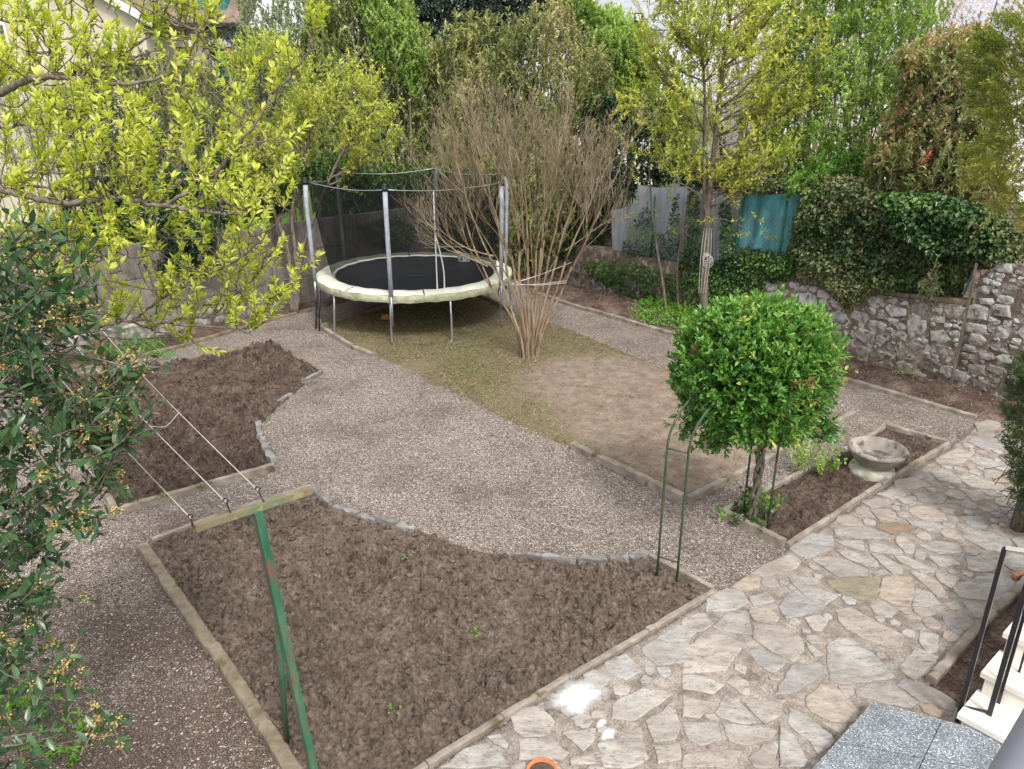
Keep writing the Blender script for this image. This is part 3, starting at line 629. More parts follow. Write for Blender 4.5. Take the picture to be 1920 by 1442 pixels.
# ================================================================== WALLS
rw0, rw1 = G(930, RL(930))[:2], G(1990, RL(1990))[:2]; rwu = (rw1-rw0)/np.linalg.norm(rw1-rw0); rwn = np.array((-rwu[1], rwu[0]))  # pointing away from the yard?
if rwn[1] < 0: rwn = -rwn
lw0, lw1 = G(-150, LL(-150))[:2], G(930, LL(930))[:2]; lwu = (lw1-lw0)/np.linalg.norm(lw1-lw0); lwn = np.array((-lwu[1], lwu[0]))
def RW(px, py, off=0.):        # photo pixel -> point on the right wall's vertical plane (off = metres behind its face)
    p0 = np.array((*(rw0+rwn*off), 0)); return plane_hit(px, py, p0, np.array((*rwn, 0)))
def LW(px, py, off=0.):
    p0 = np.array((*(lw0+lwn*off), 0)); return plane_hit(px, py, p0, np.array((*lwn, 0)))
def rs(P): return (P[:2]-rw0)@rwu
def ls(P): return (P[:2]-lw0)@lwu
def rxy(s, off): return rw0+rwu*s+rwn*off
def lxy(s, off): return lw0+lwu*s+lwn*off
def wallmat():
    m, t, b = _nodes('panel_concrete'); co = gco(t)
    mp = t.nodes.new('ShaderNodeMapping'); mp.inputs['Scale'].default_value = (2, 2, .7); t.links.new(co, mp.inputs[0])
    n = noise(t, 2.2, co=mp.outputs[0], det=8, rough=.7); r = ramp(t, [(.3, (.07, .062, .055)), (.45, (.15, .133, .118)), (.58, (.21, .19, .168)), (.72, (.29, .265, .235))]); t.links.new(n.outputs[0], r.inputs[0])
    n2 = noise(t, 5, co=co, det=8, rough=.7); r2 = ramp(t, [(.5, (0, 0, 0)), (.62, (.8, .8, .8))]); t.links.new(n2.outputs[0], r2.inputs[0])
    c = mixc(t, r2.outputs[0], r.outputs[0], (.115, .088, .066)); t.links.new(c, b.inputs['Base Color']); b.inputs['Roughness'].default_value = .95
    bump(t, b, noise(t, 30, co=co).outputs[0], .5, .012); return m
M['wall'] = wallmat()
M['plinth'] = mat('peeling_limewash', [(.05, .045, .04), (.16, .14, .12), (.5, .47, .42)], 7, .95, .5, .01, 30)
# left wall of cast panels between posts; panels and posts as parts
root = thing('concrete_wall', (*lxy(0, 0), 0), 'long grey brown concrete panel wall behind the trampoline and the soil beds on the left', 'wall')
H1 = 1.62; Ltot = np.linalg.norm(lw1-lw0); k = 0; s = 0
reseed(21)
while s < Ltot-.2:
    e = min(s+1.95, Ltot); mb = MB(); ang = math.atan2(lwu[1], lwu[0])
    for j, (z0, z1) in enumerate(((.0, .52), (.526, 1.04), (1.046, H1+rng.normal(0, .008)))):
        c = lxy((s+e)/2, .06); mb.box((c[0], c[1], (z0+z1)/2), (e-s-.07, .055+.004*j, z1-z0), ang, bev=.008)
    if True:                                     # ribbed top course
        for q in np.arange(s+.1, e-.08, .075):
            c = lxy(q, .022); mb.box((c[0], c[1], 1.33), (.03, .018, .5), ang)
    mb.build('wall_panel', M['wall'], root)
    c = lxy(e, .05); MB().box((c[0], c[1], H1/2), (.075, .12, H1+.03), ang, bev=.01).build('post', M['wall'], root); s = e
mb = MB(); P = np.array([lxy(q, -.06+.012*math.sin(q*7)) for q in np.linspace(0, 6, 40)])
V = np.concatenate([np.c_[P, np.full(40, -.02)], np.c_[P, .27+.012*np.sin(np.arange(40)*1.7)], np.c_[P+lwn*.08, np.full(40, .31)]])
mb.add(V, np.array([(i, i+1, i+41, i+40) for i in range(39)]+[(i+40, i+41, i+81, i+80) for i in range(39)])); mb.build('plinth', M['plinth'], root)

# right wall: low rendered part, rubble stone part, tall end
def rubblemat():
    m, t, b = _nodes('rubble_stone'); co = gco(t)
    a = t.nodes.new('ShaderNodeAttribute'); a.attribute_name = 'tint'
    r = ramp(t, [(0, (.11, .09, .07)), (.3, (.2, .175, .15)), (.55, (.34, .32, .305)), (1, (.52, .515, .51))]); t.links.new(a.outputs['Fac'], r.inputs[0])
    n = noise(t, 9, co=co, det=9, rough=.7); r2 = ramp(t, [(.36, (.3, .27, .24)), (.5, (.9, .89, .88)), (.7, (1.15, 1.15, 1.15))]); t.links.new(n.outputs[0], r2.inputs[0])
    c = mixc(t, 1., r.outputs[0], r2.outputs[0], 'MULTIPLY'); t.links.new(c, b.inputs['Base Color']); b.inputs['Roughness'].default_value = .9
    bump(t, b, noise(t, 14, co=co, det=8, rough=.7).outputs[0], .9, .03); return m
M['rubble'] = rubblemat()
M['mudmortar'] = mat('earth_mortar', [(.07, .05, .04), (.16, .125, .10), (.28, .24, .205)], 6, 1, 1., .03, 16, spots=((.36, .33, .30), 8, .54))
reseed(33)
def stonewall(name, s0, s1, ht, label, dens=1., thick=.35, batter=.1):
    """ht(s): wall height"""
    n = int((s1-s0)/.1)+1; S = np.linspace(s0, s1, n); mb = MB(); Zs = np.linspace(0, 1, 14)
    rows = []
    for i, q in enumerate(S):
        for z in Zs:
            h = ht(q)*z; o = -batter*(1-z)+.05*fbm(np.array([q*3.]), np.array([h*3.]), 61)[0]; rows.append((*rxy(q, o), h-.05*(z == 0)))
    V = np.array(rows); m = len(Zs)
    F = np.array([(i*m+j, (i+1)*m+j, (i+1)*m+j+1, i*m+j+1) for i in range(n-1) for j in range(m-1)]); mb.add(V, F, 0, .5, True)
    top = np.array([(*rxy(q, 0.03*0), ht(q)) for q in S]+[(*rxy(q, thick), ht(q)) for q in S]); mb.add(V[m-1::m], [(0, 0, 0)][:0] or np.zeros((0, 3), int)) if False else None
    VT = np.concatenate([V[m-1::m], [(*rxy(q, thick), ht(q)) for q in S], [(*rxy(q, thick), -.05) for q in S]])
    mb.add(VT, np.array([(i, i+1, n+i+1, n+i) for i in range(n-1)]+[(n+i, n+i+1, 2*n+i+1, 2*n+i) for i in range(n-1)]))
    for q in (0, n-1):
        mb.add([V[q*m], V[q*m+m-1], VT[n+q], VT[2*n+q]], [(0, 1, 2, 3)])
    if dens:
        cs = []; tries = 0
        while tries < 4200:
            tries += 1; q = rng.uniform(s0+.08, s1-.08); h = rng.uniform(.05, ht(q)-.06); big = tries < 500
            a = rng.uniform(.11, .2) if big else rng.uniform(.035, .1); b2 = a*rng.uniform(.5, .85)
            if h+b2*.75 > ht(q) or h-b2*.6 < 0: continue
            if any(abs(q-c[0]) < (a+c[2])*.83 and abs(h-c[1]) < (b2+c[3])*.83 for c in cs): continue
            cs.append((q, h, a, b2))
        for (q, h, a, b2) in cs:
            k = rng.integers(5, 8); th = np.sort((np.arange(k)+rng.uniform(-.35, .35, k))*2*math.pi/k+rng.random())
            low = h/ht(q)
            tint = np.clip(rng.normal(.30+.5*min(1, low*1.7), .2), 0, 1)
            ss = np.sign(np.cos(th))*np.abs(np.cos(th))**.7*a*rng.uniform(.85, 1.1, k); hh = np.sign(np.sin(th))*np.abs(np.sin(th))**.7*b2*rng.uniform(.85, 1.1, k)
            # rounded block: ring outer at wall, ring mid, ring inner (facing the yard)
            pr = rng.uniform(.006, .026); off0 = -batter*(1-low); R = []
            for f, o in ((1.0, .05), (.96, -pr*.6), (.72, -pr)):
                for x, y in zip(ss, hh): R.append((*rxy(q+x*f, off0+o+rng.normal(0, .006)), h+y*f+rng.normal(0, .006)))
            R.append((*rxy(q, off0-pr-rng.uniform(0, .012)), h)); V = np.array(R)
            f = [(i, i+k, (i+1) % k+k, (i+1) % k) for i in range(k)]+[(i+k, i+2*k, (i+1) % k+2*k, (i+1) % k+k) for i in range(k)]+[(i+2*k, 3*k, (i+1) % k+2*k) for i in range(k)]
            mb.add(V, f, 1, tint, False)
    o = mb.build(name, [M['mudmortar'], M['rubble']], origin=(*rxy(s0, 0), 0)); return tag(o, label, 'wall')
sA, sB, sC, sD = rs(G(1420, RL(1420))), rs(RW(1806, 650)), rs(RW(1832, 600)), rs(rw1)
hA = RW(1447, 522)[2]; hB = RW(1800, 565)[2]; hC = RW(1850, 487)[2]
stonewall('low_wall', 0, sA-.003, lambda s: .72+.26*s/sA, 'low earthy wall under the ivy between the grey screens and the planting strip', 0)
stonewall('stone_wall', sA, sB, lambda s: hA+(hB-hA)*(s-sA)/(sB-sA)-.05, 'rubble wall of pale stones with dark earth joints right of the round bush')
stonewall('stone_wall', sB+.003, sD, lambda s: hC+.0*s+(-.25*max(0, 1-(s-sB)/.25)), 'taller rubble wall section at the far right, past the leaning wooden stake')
# concrete ledge on the stone wall
mb = MB(); ang = math.atan2(rwu[1], rwu[0]); a, b2 = rs(RW(1600, 525)), sB
for i in range(3):
    u0 = a+(b2-a)*i/3; u1 = a+(b2-a)*(i+1)/3-.006; c = rxy((u0+u1)/2, .13); hh = hA+(hB-hA)*((u0+u1)/2-sA)/(sB-sA)
    sl2 = (hB-hA)/(sB-sA); tl = math.atan(sl2); mb.box((c[0], c[1], hh-.01), (u1-u0, .22, .075), ang, tilt=((math.cos(tl), 0, -math.sin(tl)), (0, 1, 0), (math.sin(tl), 0, math.cos(tl))), bev=.01)
tag(mb.build('concrete_ledge', M['concrete_brown']), 'thin mossy concrete ledge running along the top of the pale rubble wall', 'ledge')
# raised neighbouring ground behind the right wall
q0, q1 = rxy(-1, .36), rxy(sD+6, .36); mb = MB(); f0, f1 = rxy(-1, 14), rxy(sD+6, 14)
mb.add([(*q0, .7), (*q1, 1.15), (*f1, 1.3), (*f0, .8)], [(0, 1, 2, 3)]); mb.add([(*q0, .7), (*q1, 1.15), (*q1, -.05), (*q0, -.05)], [(0, 3, 2, 1)])
tag(mb.build('raised_ground', M['strip']), kind='structure')
q0, q1 = lxy(-4, .2), lxy(Ltot+8, .2); f0, f1 = lxy(-4, 30), lxy(Ltot+8, 30); mb = MB(); mb.add([(*q0, .25), (*q1, .25), (*f1, .5), (*f0, .5)], [(0, 1, 2, 3)])
M['lawn2'] = mat('garden_lawn', [(.07, .15, .02), (.14, .28, .04)], 3, .9, .6, .02, 40)
tag(mb.build('garden_lawn', M['lawn2']), kind='structure')

# fence screens on the low wall ---------------------------------------
def sheet(pts, off, bulge, seed, nx=14, ny=10, amp=.03):
    """cloth hung between 4 pixel corners tl,tr,br,bl on the plane 'off' behind the wall face"""
    C = [RW(x, y, off) for x, y in pts]; u = np.linspace(0, 1, nx)[:, None, None]; v = np.linspace(0, 1, ny)[None, :, None]
    P = (C[0]*(1-u)+C[1]*u)*(1-v)+(C[3]*(1-u)+C[2]*u)*v; U = u[..., 0]+0*v[..., 0]; Vv = v[..., 0]+0*u[..., 0]
    dd = amp*np.sin(U*19+seed)+amp*1.2*np.sin(U*8+Vv*2+seed*2)+.02*fbm(U*6, Vv*5, seed)*4
    P = P+dd[..., None]*np.array((*rwn, 0)); P[:, 0, 2] -= .04*np.sin(U[:, 0]*math.pi)+.03*np.abs(fbm(U[:, 0]*9, U[:, 0], seed))*2
    i = (np.arange(nx-1)[:, None]*ny+np.arange(ny-1)[None]).ravel(); return P.reshape(-1, 3), np.stack((i, i+1, i+ny+1, i+ny), -1)
M['screen'] = mat('grey_screen', [(.26, .28, .32), (.38, .41, .46), (.5, .53, .58)], 3, .8, .3, .01, 30, stretch=(2, 2, .6))
M['tarp'] = mat('teal_screen', [(.05, .20, .25), (.09, .32, .38), (.17, .44, .50)], 2.4, .6, .5, .02, 20, stretch=(3, 3, .35))
M['wire'] = mat('galvanised', [(.28, .3, .3), (.4, .42, .42)], 6, .5, 0, metal=.6)
M['green_post'] = mat('green_post', [(.012, .10, .075), (.02, .16, .12)], 5, .5, .1)
for i, (pts, lab) in enumerate([
    ([(1148, 392), (1196, 378), (1190, 486), (1146, 470)], 'small grey fabric screen at the left end of the fence, half hidden by bare twigs'),
    ([(1196, 346), (1290, 348), (1282, 500), (1192, 488)], 'tall light grey fabric screen behind the two thin saplings'),
    ([(1292, 352), (1338, 356), (1330, 512), (1286, 502)], 'narrow grey fabric screen directly behind the roped tree trunk'),
    ([(1340, 356), (1392, 360), (1376, 515), (1334, 512)], 'grey fabric screen between the roped tree and the teal sheet')]):
    mb = MB(); P, F = sheet(pts, .17, 0, 3+i, 26, 10, .018); mb.add(P, F, 0, .5, True)
    tag(mb.build('fence_screen', M['screen'], origin=tuple(RW(*pts[3], .17))), lab, 'screen')
mb = MB(); P, F = sheet([(1396, 362), (1508, 356), (1470, 478), (1374, 462)], .12, 0, 9, 50, 12, .028); mb.add(P, F, 0, .5, True)
tag(mb.build('fence_sheet', M['tarp'], origin=tuple(RW(1374, 462, .12))), 'wrinkled teal plastic sheet hung on the fence right of the roped tree', 'sheet')
# chain-link mesh in front, posts as parts
fr = thing('chain_link_fence', tuple(RW(1150, 480, .08)), 'green posts and chain link mesh running in front of the grey screens and teal sheet', 'fence')
mb = MB(); sa, sb = rs(RW(1150, 400, .08)), rs(RW(1600, 400, .08)); z0, z1 = .85, 2.15; st = .085
for k2 in np.arange(sa-1.3, sb, st):
    for sg in (1, -1):
        a0, a1 = (k2, k2+1.3) if sg > 0 else (k2+1.3, k2); 
        lo2, hi2 = 0., 1.; L = a1-a0
        ts = sorted(((sa-a0)/L, (sb-a0)/L)); lo2, hi2 = max(0, ts[0]), min(1, ts[1])
        if hi2 <= lo2: continue
        p = lambda tt: (*rxy(a0+L*tt, .08), z0+(z1-z0)*tt)
        mb.tube([p(lo2), p(hi2)], .0022, 3, cap=False)
mb.build('wire_mesh', M['wire'], fr)
for (x0, y0, x1, y1) in ((1228, 368, 1220, 490), (1478, 362, 1460, 480), (1604, 390, 1590, 452), (1396, 358, 1372, 500)):
    a, b3 = RW(x0, y0, .07), RW(x1, y1, .07); b3[2] = .78; MB().tube([b3, a], .02, 6).build('fence_post', M['green_post'], fr)
# leaning stake and teal metal bar
M['wood'] = mat('weathered_wood', [(.06, .05, .035), (.14, .115, .085), (.22, .185, .14)], 9, .9, .5, .005, 60, stretch=(4, 4, .5))
M['tealmetal'] = mat('teal_metal', [(.04, .12, .13), (.08, .2, .21)], 12, .6, .2, spots=((.15, .09, .05), 8, .6))
a = G(1782, 724); b3 = AY(1831, 494, a[1]-.0)
tag(MB().tube([a-(0, 0, .05), (a+b3)/2+(.006, 0, 0), b3], [.026, .024, .022], 4).build('wooden_stake', M['wood'], origin=tuple(a)), 'leaning weathered wooden stake in front of the pale rubble wall', 'stake')
a = RW(1806, 553, .1); b3 = RW(1848, 458, .1); MBt = MB(); MBt.tube([a, b3], .022, 4)
tag(MBt.build('metal_bar', M['tealmetal'], origin=tuple(a)), 'slanting teal painted metal bar on the wall beside the wooden stake', 'bar')
a = G(1796, 738); b3 = AY(1822, 683, a[1]+.15); tag(MB().tube([a, b3], .006, 5).build('cane', M['wood'], origin=tuple(a)), 'thin bare cane stuck in the strip in front of the tall rubble wall', 'cane')

# ================================================================== TRAMPOLINE
reseed(41)
TC = np.array((-1.8, 14.0, 0)); TR = 1.77; TZ = .86
tr = thing('trampoline', tuple(TC), 'large round trampoline with cream edge pad and black safety net on the lawn', 'trampoline')
M['jump'] = mat('jumping_mat', [(.018, .02, .026), (.028, .031, .038)], 3, .55, .2, .002, 200)
M['pad'] = mat('cream_pad', [(.5, .5, .40), (.62, .62, .53), (.72, .72, .64)], 2.5, .5, .35, .02, 6)
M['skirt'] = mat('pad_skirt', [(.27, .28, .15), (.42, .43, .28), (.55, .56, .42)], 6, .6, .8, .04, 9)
M['steel'] = mat('galvanised_steel', [(.28, .30, .32), (.42, .44, .46)], 8, .35, .1, metal=.7)
M['sleeve'] = mat('grey_foam_sleeve', [(.23, .25, .29), (.32, .34, .39), (.4, .42, .47)], 8, .7, .4, .006, 30)
M['cap'] = mat('black_plastic', [(.015, .015, .017), (.03, .03, .035)], 8, .4, 0)
M['white'] = mat('white_web', [(.6, .6, .57), (.75, .75, .72)], 10, .7, .2)
M['rope'] = mat('pale_rope', [(.42, .38, .33), (.6, .56, .5)], 20, .9, .3)
mb = MB(); prof = [(0.001, TZ-.055), (.5, TZ-.05), (1.0, TZ-.035), (1.42, TZ-.01), (1.5, TZ)]; mb.lathe(prof, TC, 72)
jm = mb.build('jumping_mat', M['jump'], tr)
mb = MB()      # small printed mark on the mat
mk = G(781, 517, TZ-.045)
mb.box((mk[0]-.06, mk[1], TZ-.043), (.16, .035, .003), 0); mb.box((mk[0]+.07, mk[1]+.01, TZ-.0405), (.1, .012, .003), -.6); mb.box((mk[0]+.09, mk[1]-.02, TZ-.0405), (.06, .012, .003), -1.0)
M['print'] = mat('faded_print', [(.10, .105, .11), (.15, .155, .16)], 10, .7, 0); mb.build('printed_mark', M['print'], jm)
for k in range(8):     # pad made of eight sewn sections
    a0 = k*math.pi/4+.2; n = 12; th = a0+np.linspace(.006, math.pi/4-.006, n); R0 = []
    for (r, z) in ((1.46, TZ+.012), (1.52, TZ+.04), (1.62, TZ+.05), (1.74, TZ+.042), (1.80, TZ+.015)):
        w = .006*np.sin(th*23+r*9)
        R0.append(np.c_[TC[0]+(r)*np.cos(th), TC[1]+(r)*np.sin(th), z+w])
    V = np.concatenate(R0); i = (np.arange(4)[:, None]*n+np.arange(n-1)[None]).ravel(); MB().add(V, np.stack((i, i+n, i+n+1, i+1), -1), 0, .5, True).build('pad_section', M['pad'], tr)
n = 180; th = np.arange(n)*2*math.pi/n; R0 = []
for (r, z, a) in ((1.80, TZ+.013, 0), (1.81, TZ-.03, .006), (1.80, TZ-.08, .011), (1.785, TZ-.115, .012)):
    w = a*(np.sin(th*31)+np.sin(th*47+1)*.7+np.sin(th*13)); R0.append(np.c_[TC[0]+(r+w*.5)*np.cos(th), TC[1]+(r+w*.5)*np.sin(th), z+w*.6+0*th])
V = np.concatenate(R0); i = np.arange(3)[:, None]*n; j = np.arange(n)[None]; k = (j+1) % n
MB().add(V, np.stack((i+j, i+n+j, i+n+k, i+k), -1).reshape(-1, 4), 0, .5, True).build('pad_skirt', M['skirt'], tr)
mb = MB(); th = np.linspace(0, 2*math.pi, 73); mb.tube(np.c_[TC[0]+1.74*np.cos(th), TC[1]+1.74*np.sin(th), np.full(73, TZ-.02)], .02, 8, cap=False); mb.build('ring_frame', M['steel'], tr)
def tp(adeg, r, z): a = math.radians(adeg); return np.array((TC[0]+r*math.sin(a), TC[1]-r*math.cos(a), z))
PA = [-5.5, 61, 114, 172, -124, -67]; ztop = {}
for i, a in enumerate(PA):
    zt = 2.62+(.02 if i == 0 else 0); ztop[i] = zt
    p = MB().tube([tp(a, 1.84, TZ+.02), tp(a, 1.85, 1.6), tp(a, 1.86, 2.2), tp(a, 1.85, zt-.08)], [.036, .037, .038, .039], 10).build('net_pole', M['sleeve'], tr)
    MB().tube([tp(a, 1.845, TZ+.04), tp(a, 1.845, TZ-.5)], .02, 8).build('pole_foot', M['steel'], p)
    mb = MB(); mb.lathe([(.0, .0), (.046, .0), (.046, .05), (.036, .06), (.043, .09), (.03, .115), (0.001, .118)], tp(a, 1.85, zt-.085), 12); mb.build('pole_cap', M['cap'], p)
# net: hung from the caps, sagging a little between them
def netmat():
    m, t, b = _nodes('net'); b.inputs['Base Color'].default_value = (.012, .013, .014, 1); b.inputs['Roughness'].default_value = .9; b.inputs['Specular IOR Level'].default_value = .1
    tb = t.nodes.new('ShaderNodeBsdfTransparent'); mx = t.nodes.new('ShaderNodeMixShader'); mx.inputs[0].default_value = .56
    t.links.new(tb.outputs[0], mx.inputs[1]); t.links.new(b.outputs[0], mx.inputs[2]); t.links.new(mx.outputs[0], t.nodes['Material Output'].inputs[0]); return m
M['net'] = netmat()
order = sorted(range(6), key=lambda i: PA[i]); AA = [PA[i] for i in order]+[PA[order[0]]+360]
rowsT = []; rowsA = []
for i in range(6):
    for f in np.arange(10)/10: rowsA.append(AA[i]+(AA[i+1]-AA[i])*f); rowsT.append((f, i))
NA = len(rowsA); NV = 9; V = np.zeros((NA, NV, 3))
for q, (a, (f, i)) in enumerate(zip(rowsA, rowsT)):
    half = math.radians((AA[i+1]-AA[i])/2); rr = 1.8*math.cos(half)/math.cos(half-2*half*f)*(1-.03*math.sin(math.pi*f)); zt = 2.57-.065*math.sin(math.pi*f)**.8
    for v in range(NV):
        t = v/(NV-1); r = 1.5+(rr-1.5)*(t**.75); V[q, v] = tp(a, r, TZ+.0+(zt-TZ)*t)
i = np.arange(NA)[:, None]*NV; j = np.arange(NV-1)[None]; i2 = ((np.arange(NA)+1) % NA)[:, None]*NV
F = np.stack((i+j, i2+j, i2+j+1, i+j+1), -1).reshape(-1, 4)
netO = MB().add(V.reshape(-1, 3), F, 0, .5, True).build('safety_net', M['net'], tr)
MB().tube(np.vstack([V[:, -1], V[:1, -1]]), .009, 5, cap=False).build('top_cord', M['steel'], netO)
# entrance webbing (two pale strips meeting like an inverted Y)
q = np.argmin([abs(a-24) for a in rowsA]); A0, B0 = V[q, -1], V[q, 0]
w1 = [A0, A0+(B0-A0)*.45, A0+(B0-A0)*.95+np.array((.0, 0, 0)), B0]; w2 = [A0+(B0-A0)*.43, A0+(B0-A0)*.6+np.array((.07, 0, 0)), A0+(B0-A0)*.8+np.array((.12, 0, 0)), B0+np.array((.12, 0, 0))]
mb = MB(); mb.tube(np.array(smooth(w1, 5))-(0, .012, 0), .011, 4); mb.tube(np.array(smooth(w2, 5))-(0, .012, 0), .011, 4); mb.build('zip_strip', M['white'], netO)
# legs
def leg(adeg, pxb, tozone=None):
    pass
def uleg(a1, a2, zb=.008):
    p1, p2 = tp(a1, 1.74, TZ-.03), tp(a2, 1.74, TZ-.03); q1, q2 = tp(a1, 1.8, .09), tp(a2, 1.8, .09)
    m1 = q1+(q2-q1)*.08; m2 = q2+(q1-q2)*.08; m1[2] = m2[2] = zb
    mb = MB(); mb.tube([p1, (p1+q1)/2, q1, (q1*.6+m1*.4)-(0, 0, .03), m1, (m1+m2)/2, m2, (q2*.6+m2*.4)-(0, 0, .03), q2, (p2+q2)/2, p2], .019, 8); mb.build('leg', M['steel'], tr)
uleg(-78, -46); uleg(-7, 26); uleg(64, 92); uleg(133, 160); uleg(-160, -128)
# ladder hanging at the left
mb = MB()
for a in (-62, -56.5): mb.tube([tp(a, 1.86, TZ-.1), tp(a, 1.93, .05)], .014, 6)
for z in (.3, .55): mb.tube([tp(-62, 1.9, z), tp(-56.5, 1.9, z)], .012, 6)
mb.build('ladder', M['cap'], tr)
# wire basket left on the mat: black and white patterned box
c = G(870, 492, TZ-.03); mb = MB(); bk = thing('patterned_bag', (c[0], c[1], TZ-.03), 'small black and white patterned bag standing on the trampoline mat', 'bag')
mb = MB(); mb.box((c[0], c[1], TZ+.06), (.24, .12, .17), .25, bev=.02)
M['pattern'] = mat('patterned_cloth', [(.03, .03, .04), (.05, .05, .06), (.55, .55, .57), (.6, .6, .62)], 26, .7, .2); mb.build('bag_body', M['pattern'], bk)
h1 = np.array((c[0]-.08, c[1]-.03, TZ+.14)); h2 = h1+(.16, .04, 0)
MB().tube(smooth([h1, h1+(.02, 0, .07), h2+(-.02, 0, .07), h2], 4), .007, 5).build('handle', M['cap'], bk)
# plastic orange pot lying under it
M['terra'] = mat('terracotta', [(.42, .13, .045), (.58, .21, .08)], 9, .8, .2)
c = G(723, 602); mb = MB(); prof = np.array([(.001, 0), (.045, 0), (.06, .12), (.066, .12), (.066, .14), (.057, .14), (.042, .012), (.001, .012)])
th = np.arange(16)*2*math.pi/16; V = np.concatenate([np.c_[np.full(16, z-.07), r*np.cos(th), r*np.sin(th)+.075] for r, z in prof]); k = len(prof)
i = np.arange(k-1)[:, None]*16; j = np.arange(16)[None]; j2 = (j+1) % 16; mb.add(V+c, np.stack((i+j, i+j2, i+16+j2, i+16+j), -1).reshape(-1, 4), 0, .5, True)
tag(mb.build('flower_pot', M['terra'], origin=tuple(c)), 'small orange pot lying on its side under the trampoline', 'pot')
c = G(1016, 1458); mb = MB(); mb.lathe([(.001, .03), (.08, .03), (.088, .06), (.10, .06), (.104, .03), (.09, .022), (.001, .022)], (c[0], c[1], 0), 28)
mb.lathe([(.001, .045), (.06, .046), (.087, .04)], (c[0], c[1], 0), 18, 1)
tag(mb.build('pot_saucer', [M['terra'], M['soil']], origin=tuple(c)), 'terracotta saucer with soil on the flagstones at the bottom edge', 'saucer')

# ================================================================== CLOTHESLINE
reseed(51)
M['greenpaint'] = mat('peeling_green_paint', [(.018, .085, .048), (.04, .13, .075), (.10, .16, .09)], 3, .55, .5, .006, 30, spots=((.13, .08, .05), 9, .54), stretch=(3, 3, .6))
M['greenwood'] = mat('faded_green_bar', [(.14, .10, .065), (.19, .165, .095), (.06, .14, .075)], 5, .8, .5, .004, 40, spots=((.24, .23, .13), 8, .56))
ZT = 2.0; L0 = G(365, 985, ZT); L1 = G(583, 914, ZT); MC = G(481, 950, ZT)
foot = np.array((*G(600, 1500)[:2], 0.)); topm = MC-(0, 0, .03)
foot = np.array((MC[0]+.02, MC[1]+.0, 0)); 
cl = thing('clothesline_post', tuple(foot), 'green painted steel clothesline post with crossbar standing in the front soil bed', 'clothesline post')
# the post leans a little toward the house
foot2 = AY(600, 1500, MC[1]); foot2 = topm+(foot2-topm)*((topm[2]+.02)/(topm[2]-foot2[2]))
u = (topm-foot2); Lp = np.linalg.norm(u); mid = (topm+foot2)/2
mb = MB(); mb.tube([foot2, topm], [.029, .030], 4); mb.build('post', M['greenpaint'], cl)
jn = AY(517, 1120, foot2[1]*.4+topm[1]*.6); t = (jn[2]-foot2[2])/(topm[2]-foot2[2]); jn = foot2+(topm-foot2)*t
bf = G(537, 1397); MB().tube([bf-(0, 0, .04), jn], .019, 8).build('brace', M['greenpaint'], cl)
d = (L1-L0)/np.linalg.norm(L1-L0); L1e = L1; mb = MB(); ang = math.atan2(d[1], d[0]); c = (L0+L1)/2
mb.box((c[0], c[1], ZT), (np.linalg.norm(L1-L0), .034, .005), ang); mb.box((c[0]+.0145*math.sin(ang), c[1]-.0145*math.cos(ang), ZT-.0175), (np.linalg.norm(L1-L0), .005, .03), ang)
mb.build('crossbar', M['greenwood'], cl)
for (px, py) in ((424, 942), (484, 920), (358, 972)):
    p = G(px, py, ZT+.04); q = p-np.array((-d[1], d[0], 0))*.0; base = L0+d*((p-L0)@d); base[2] = ZT
    hk = MB(); th = np.linspace(0, 2*math.pi, 12); hk.tube([base, (base+p)/2, p], .0045, 5); hk.tube(np.c_[p[0]+.012*np.cos(th), p[1]+0*th, p[2]+.012+.012*np.sin(th)], .0032, 4, cap=False); hk.build('hook', M['cap'], cl)
ends = []
FP = G(84, 760); FPt = np.array((FP[0], FP[1], 1.95))
fp = thing('clothesline_post', tuple(FP), 'dark green far clothesline post seen behind the laurel beside the left wall', 'clothesline post')
MB().tube([FP-(0, 0, .03), FPt], .024, 8).build('post', M['green_post'], fp)
da = np.array((d[0], d[1], 0)); MB().tube([FPt-da*.45, FPt+da*.45], .02, 6).build('crossbar', M['green_post'], fp)
wires = []
for i, (px, py, o) in enumerate(((358, 972, -.4), (424, 942, 0), (484, 920, .4))):
    A = G(px, py, ZT+.05); B = FPt+da*o+(0, 0, .02); n = 14; tt = np.linspace(0, 1, n)[:, None]; P = A+(B-A)*tt; P[:, 2] -= .14*np.sin(tt[:, 0]*math.pi); wires.append(P)
    lab = ['clothesline wire nearest the house, tied to the left end of the green bar', 'middle clothesline wire hooked to the green bar', 'clothesline wire on the far side, hooked right of the middle on the green bar'][i]
    tag(MB().tube(P, .0036, 4, cap=False).build('line_wire', M['rope'], origin=tuple(A)), lab, 'wire')
for (a, i0, b4, i1, lab) in ((0, 4.2, 1, 3.2, 'short loose cord tying two lines near the bar above the dark bed'), (1, 2.4, 2, 2.6, 'loose cord tying the middle and far lines close to the bar'), (0, 8, 2, 8, 'slack cord across the lines by the laurel twigs')):
    f = lambda w, x: wires[w][int(x)]*(1-x % 1)+wires[w][min(int(x)+1, 13)]*(x % 1)
    A, B = f(a, i0), f(b4, i1); m2 = (A+B)/2-(0, 0, .05); tag(MB().tube(smooth([A, m2, B], 5), .003, 4, cap=False).build('tie_cord', M['rope'], origin=tuple(A)), lab, 'cord')

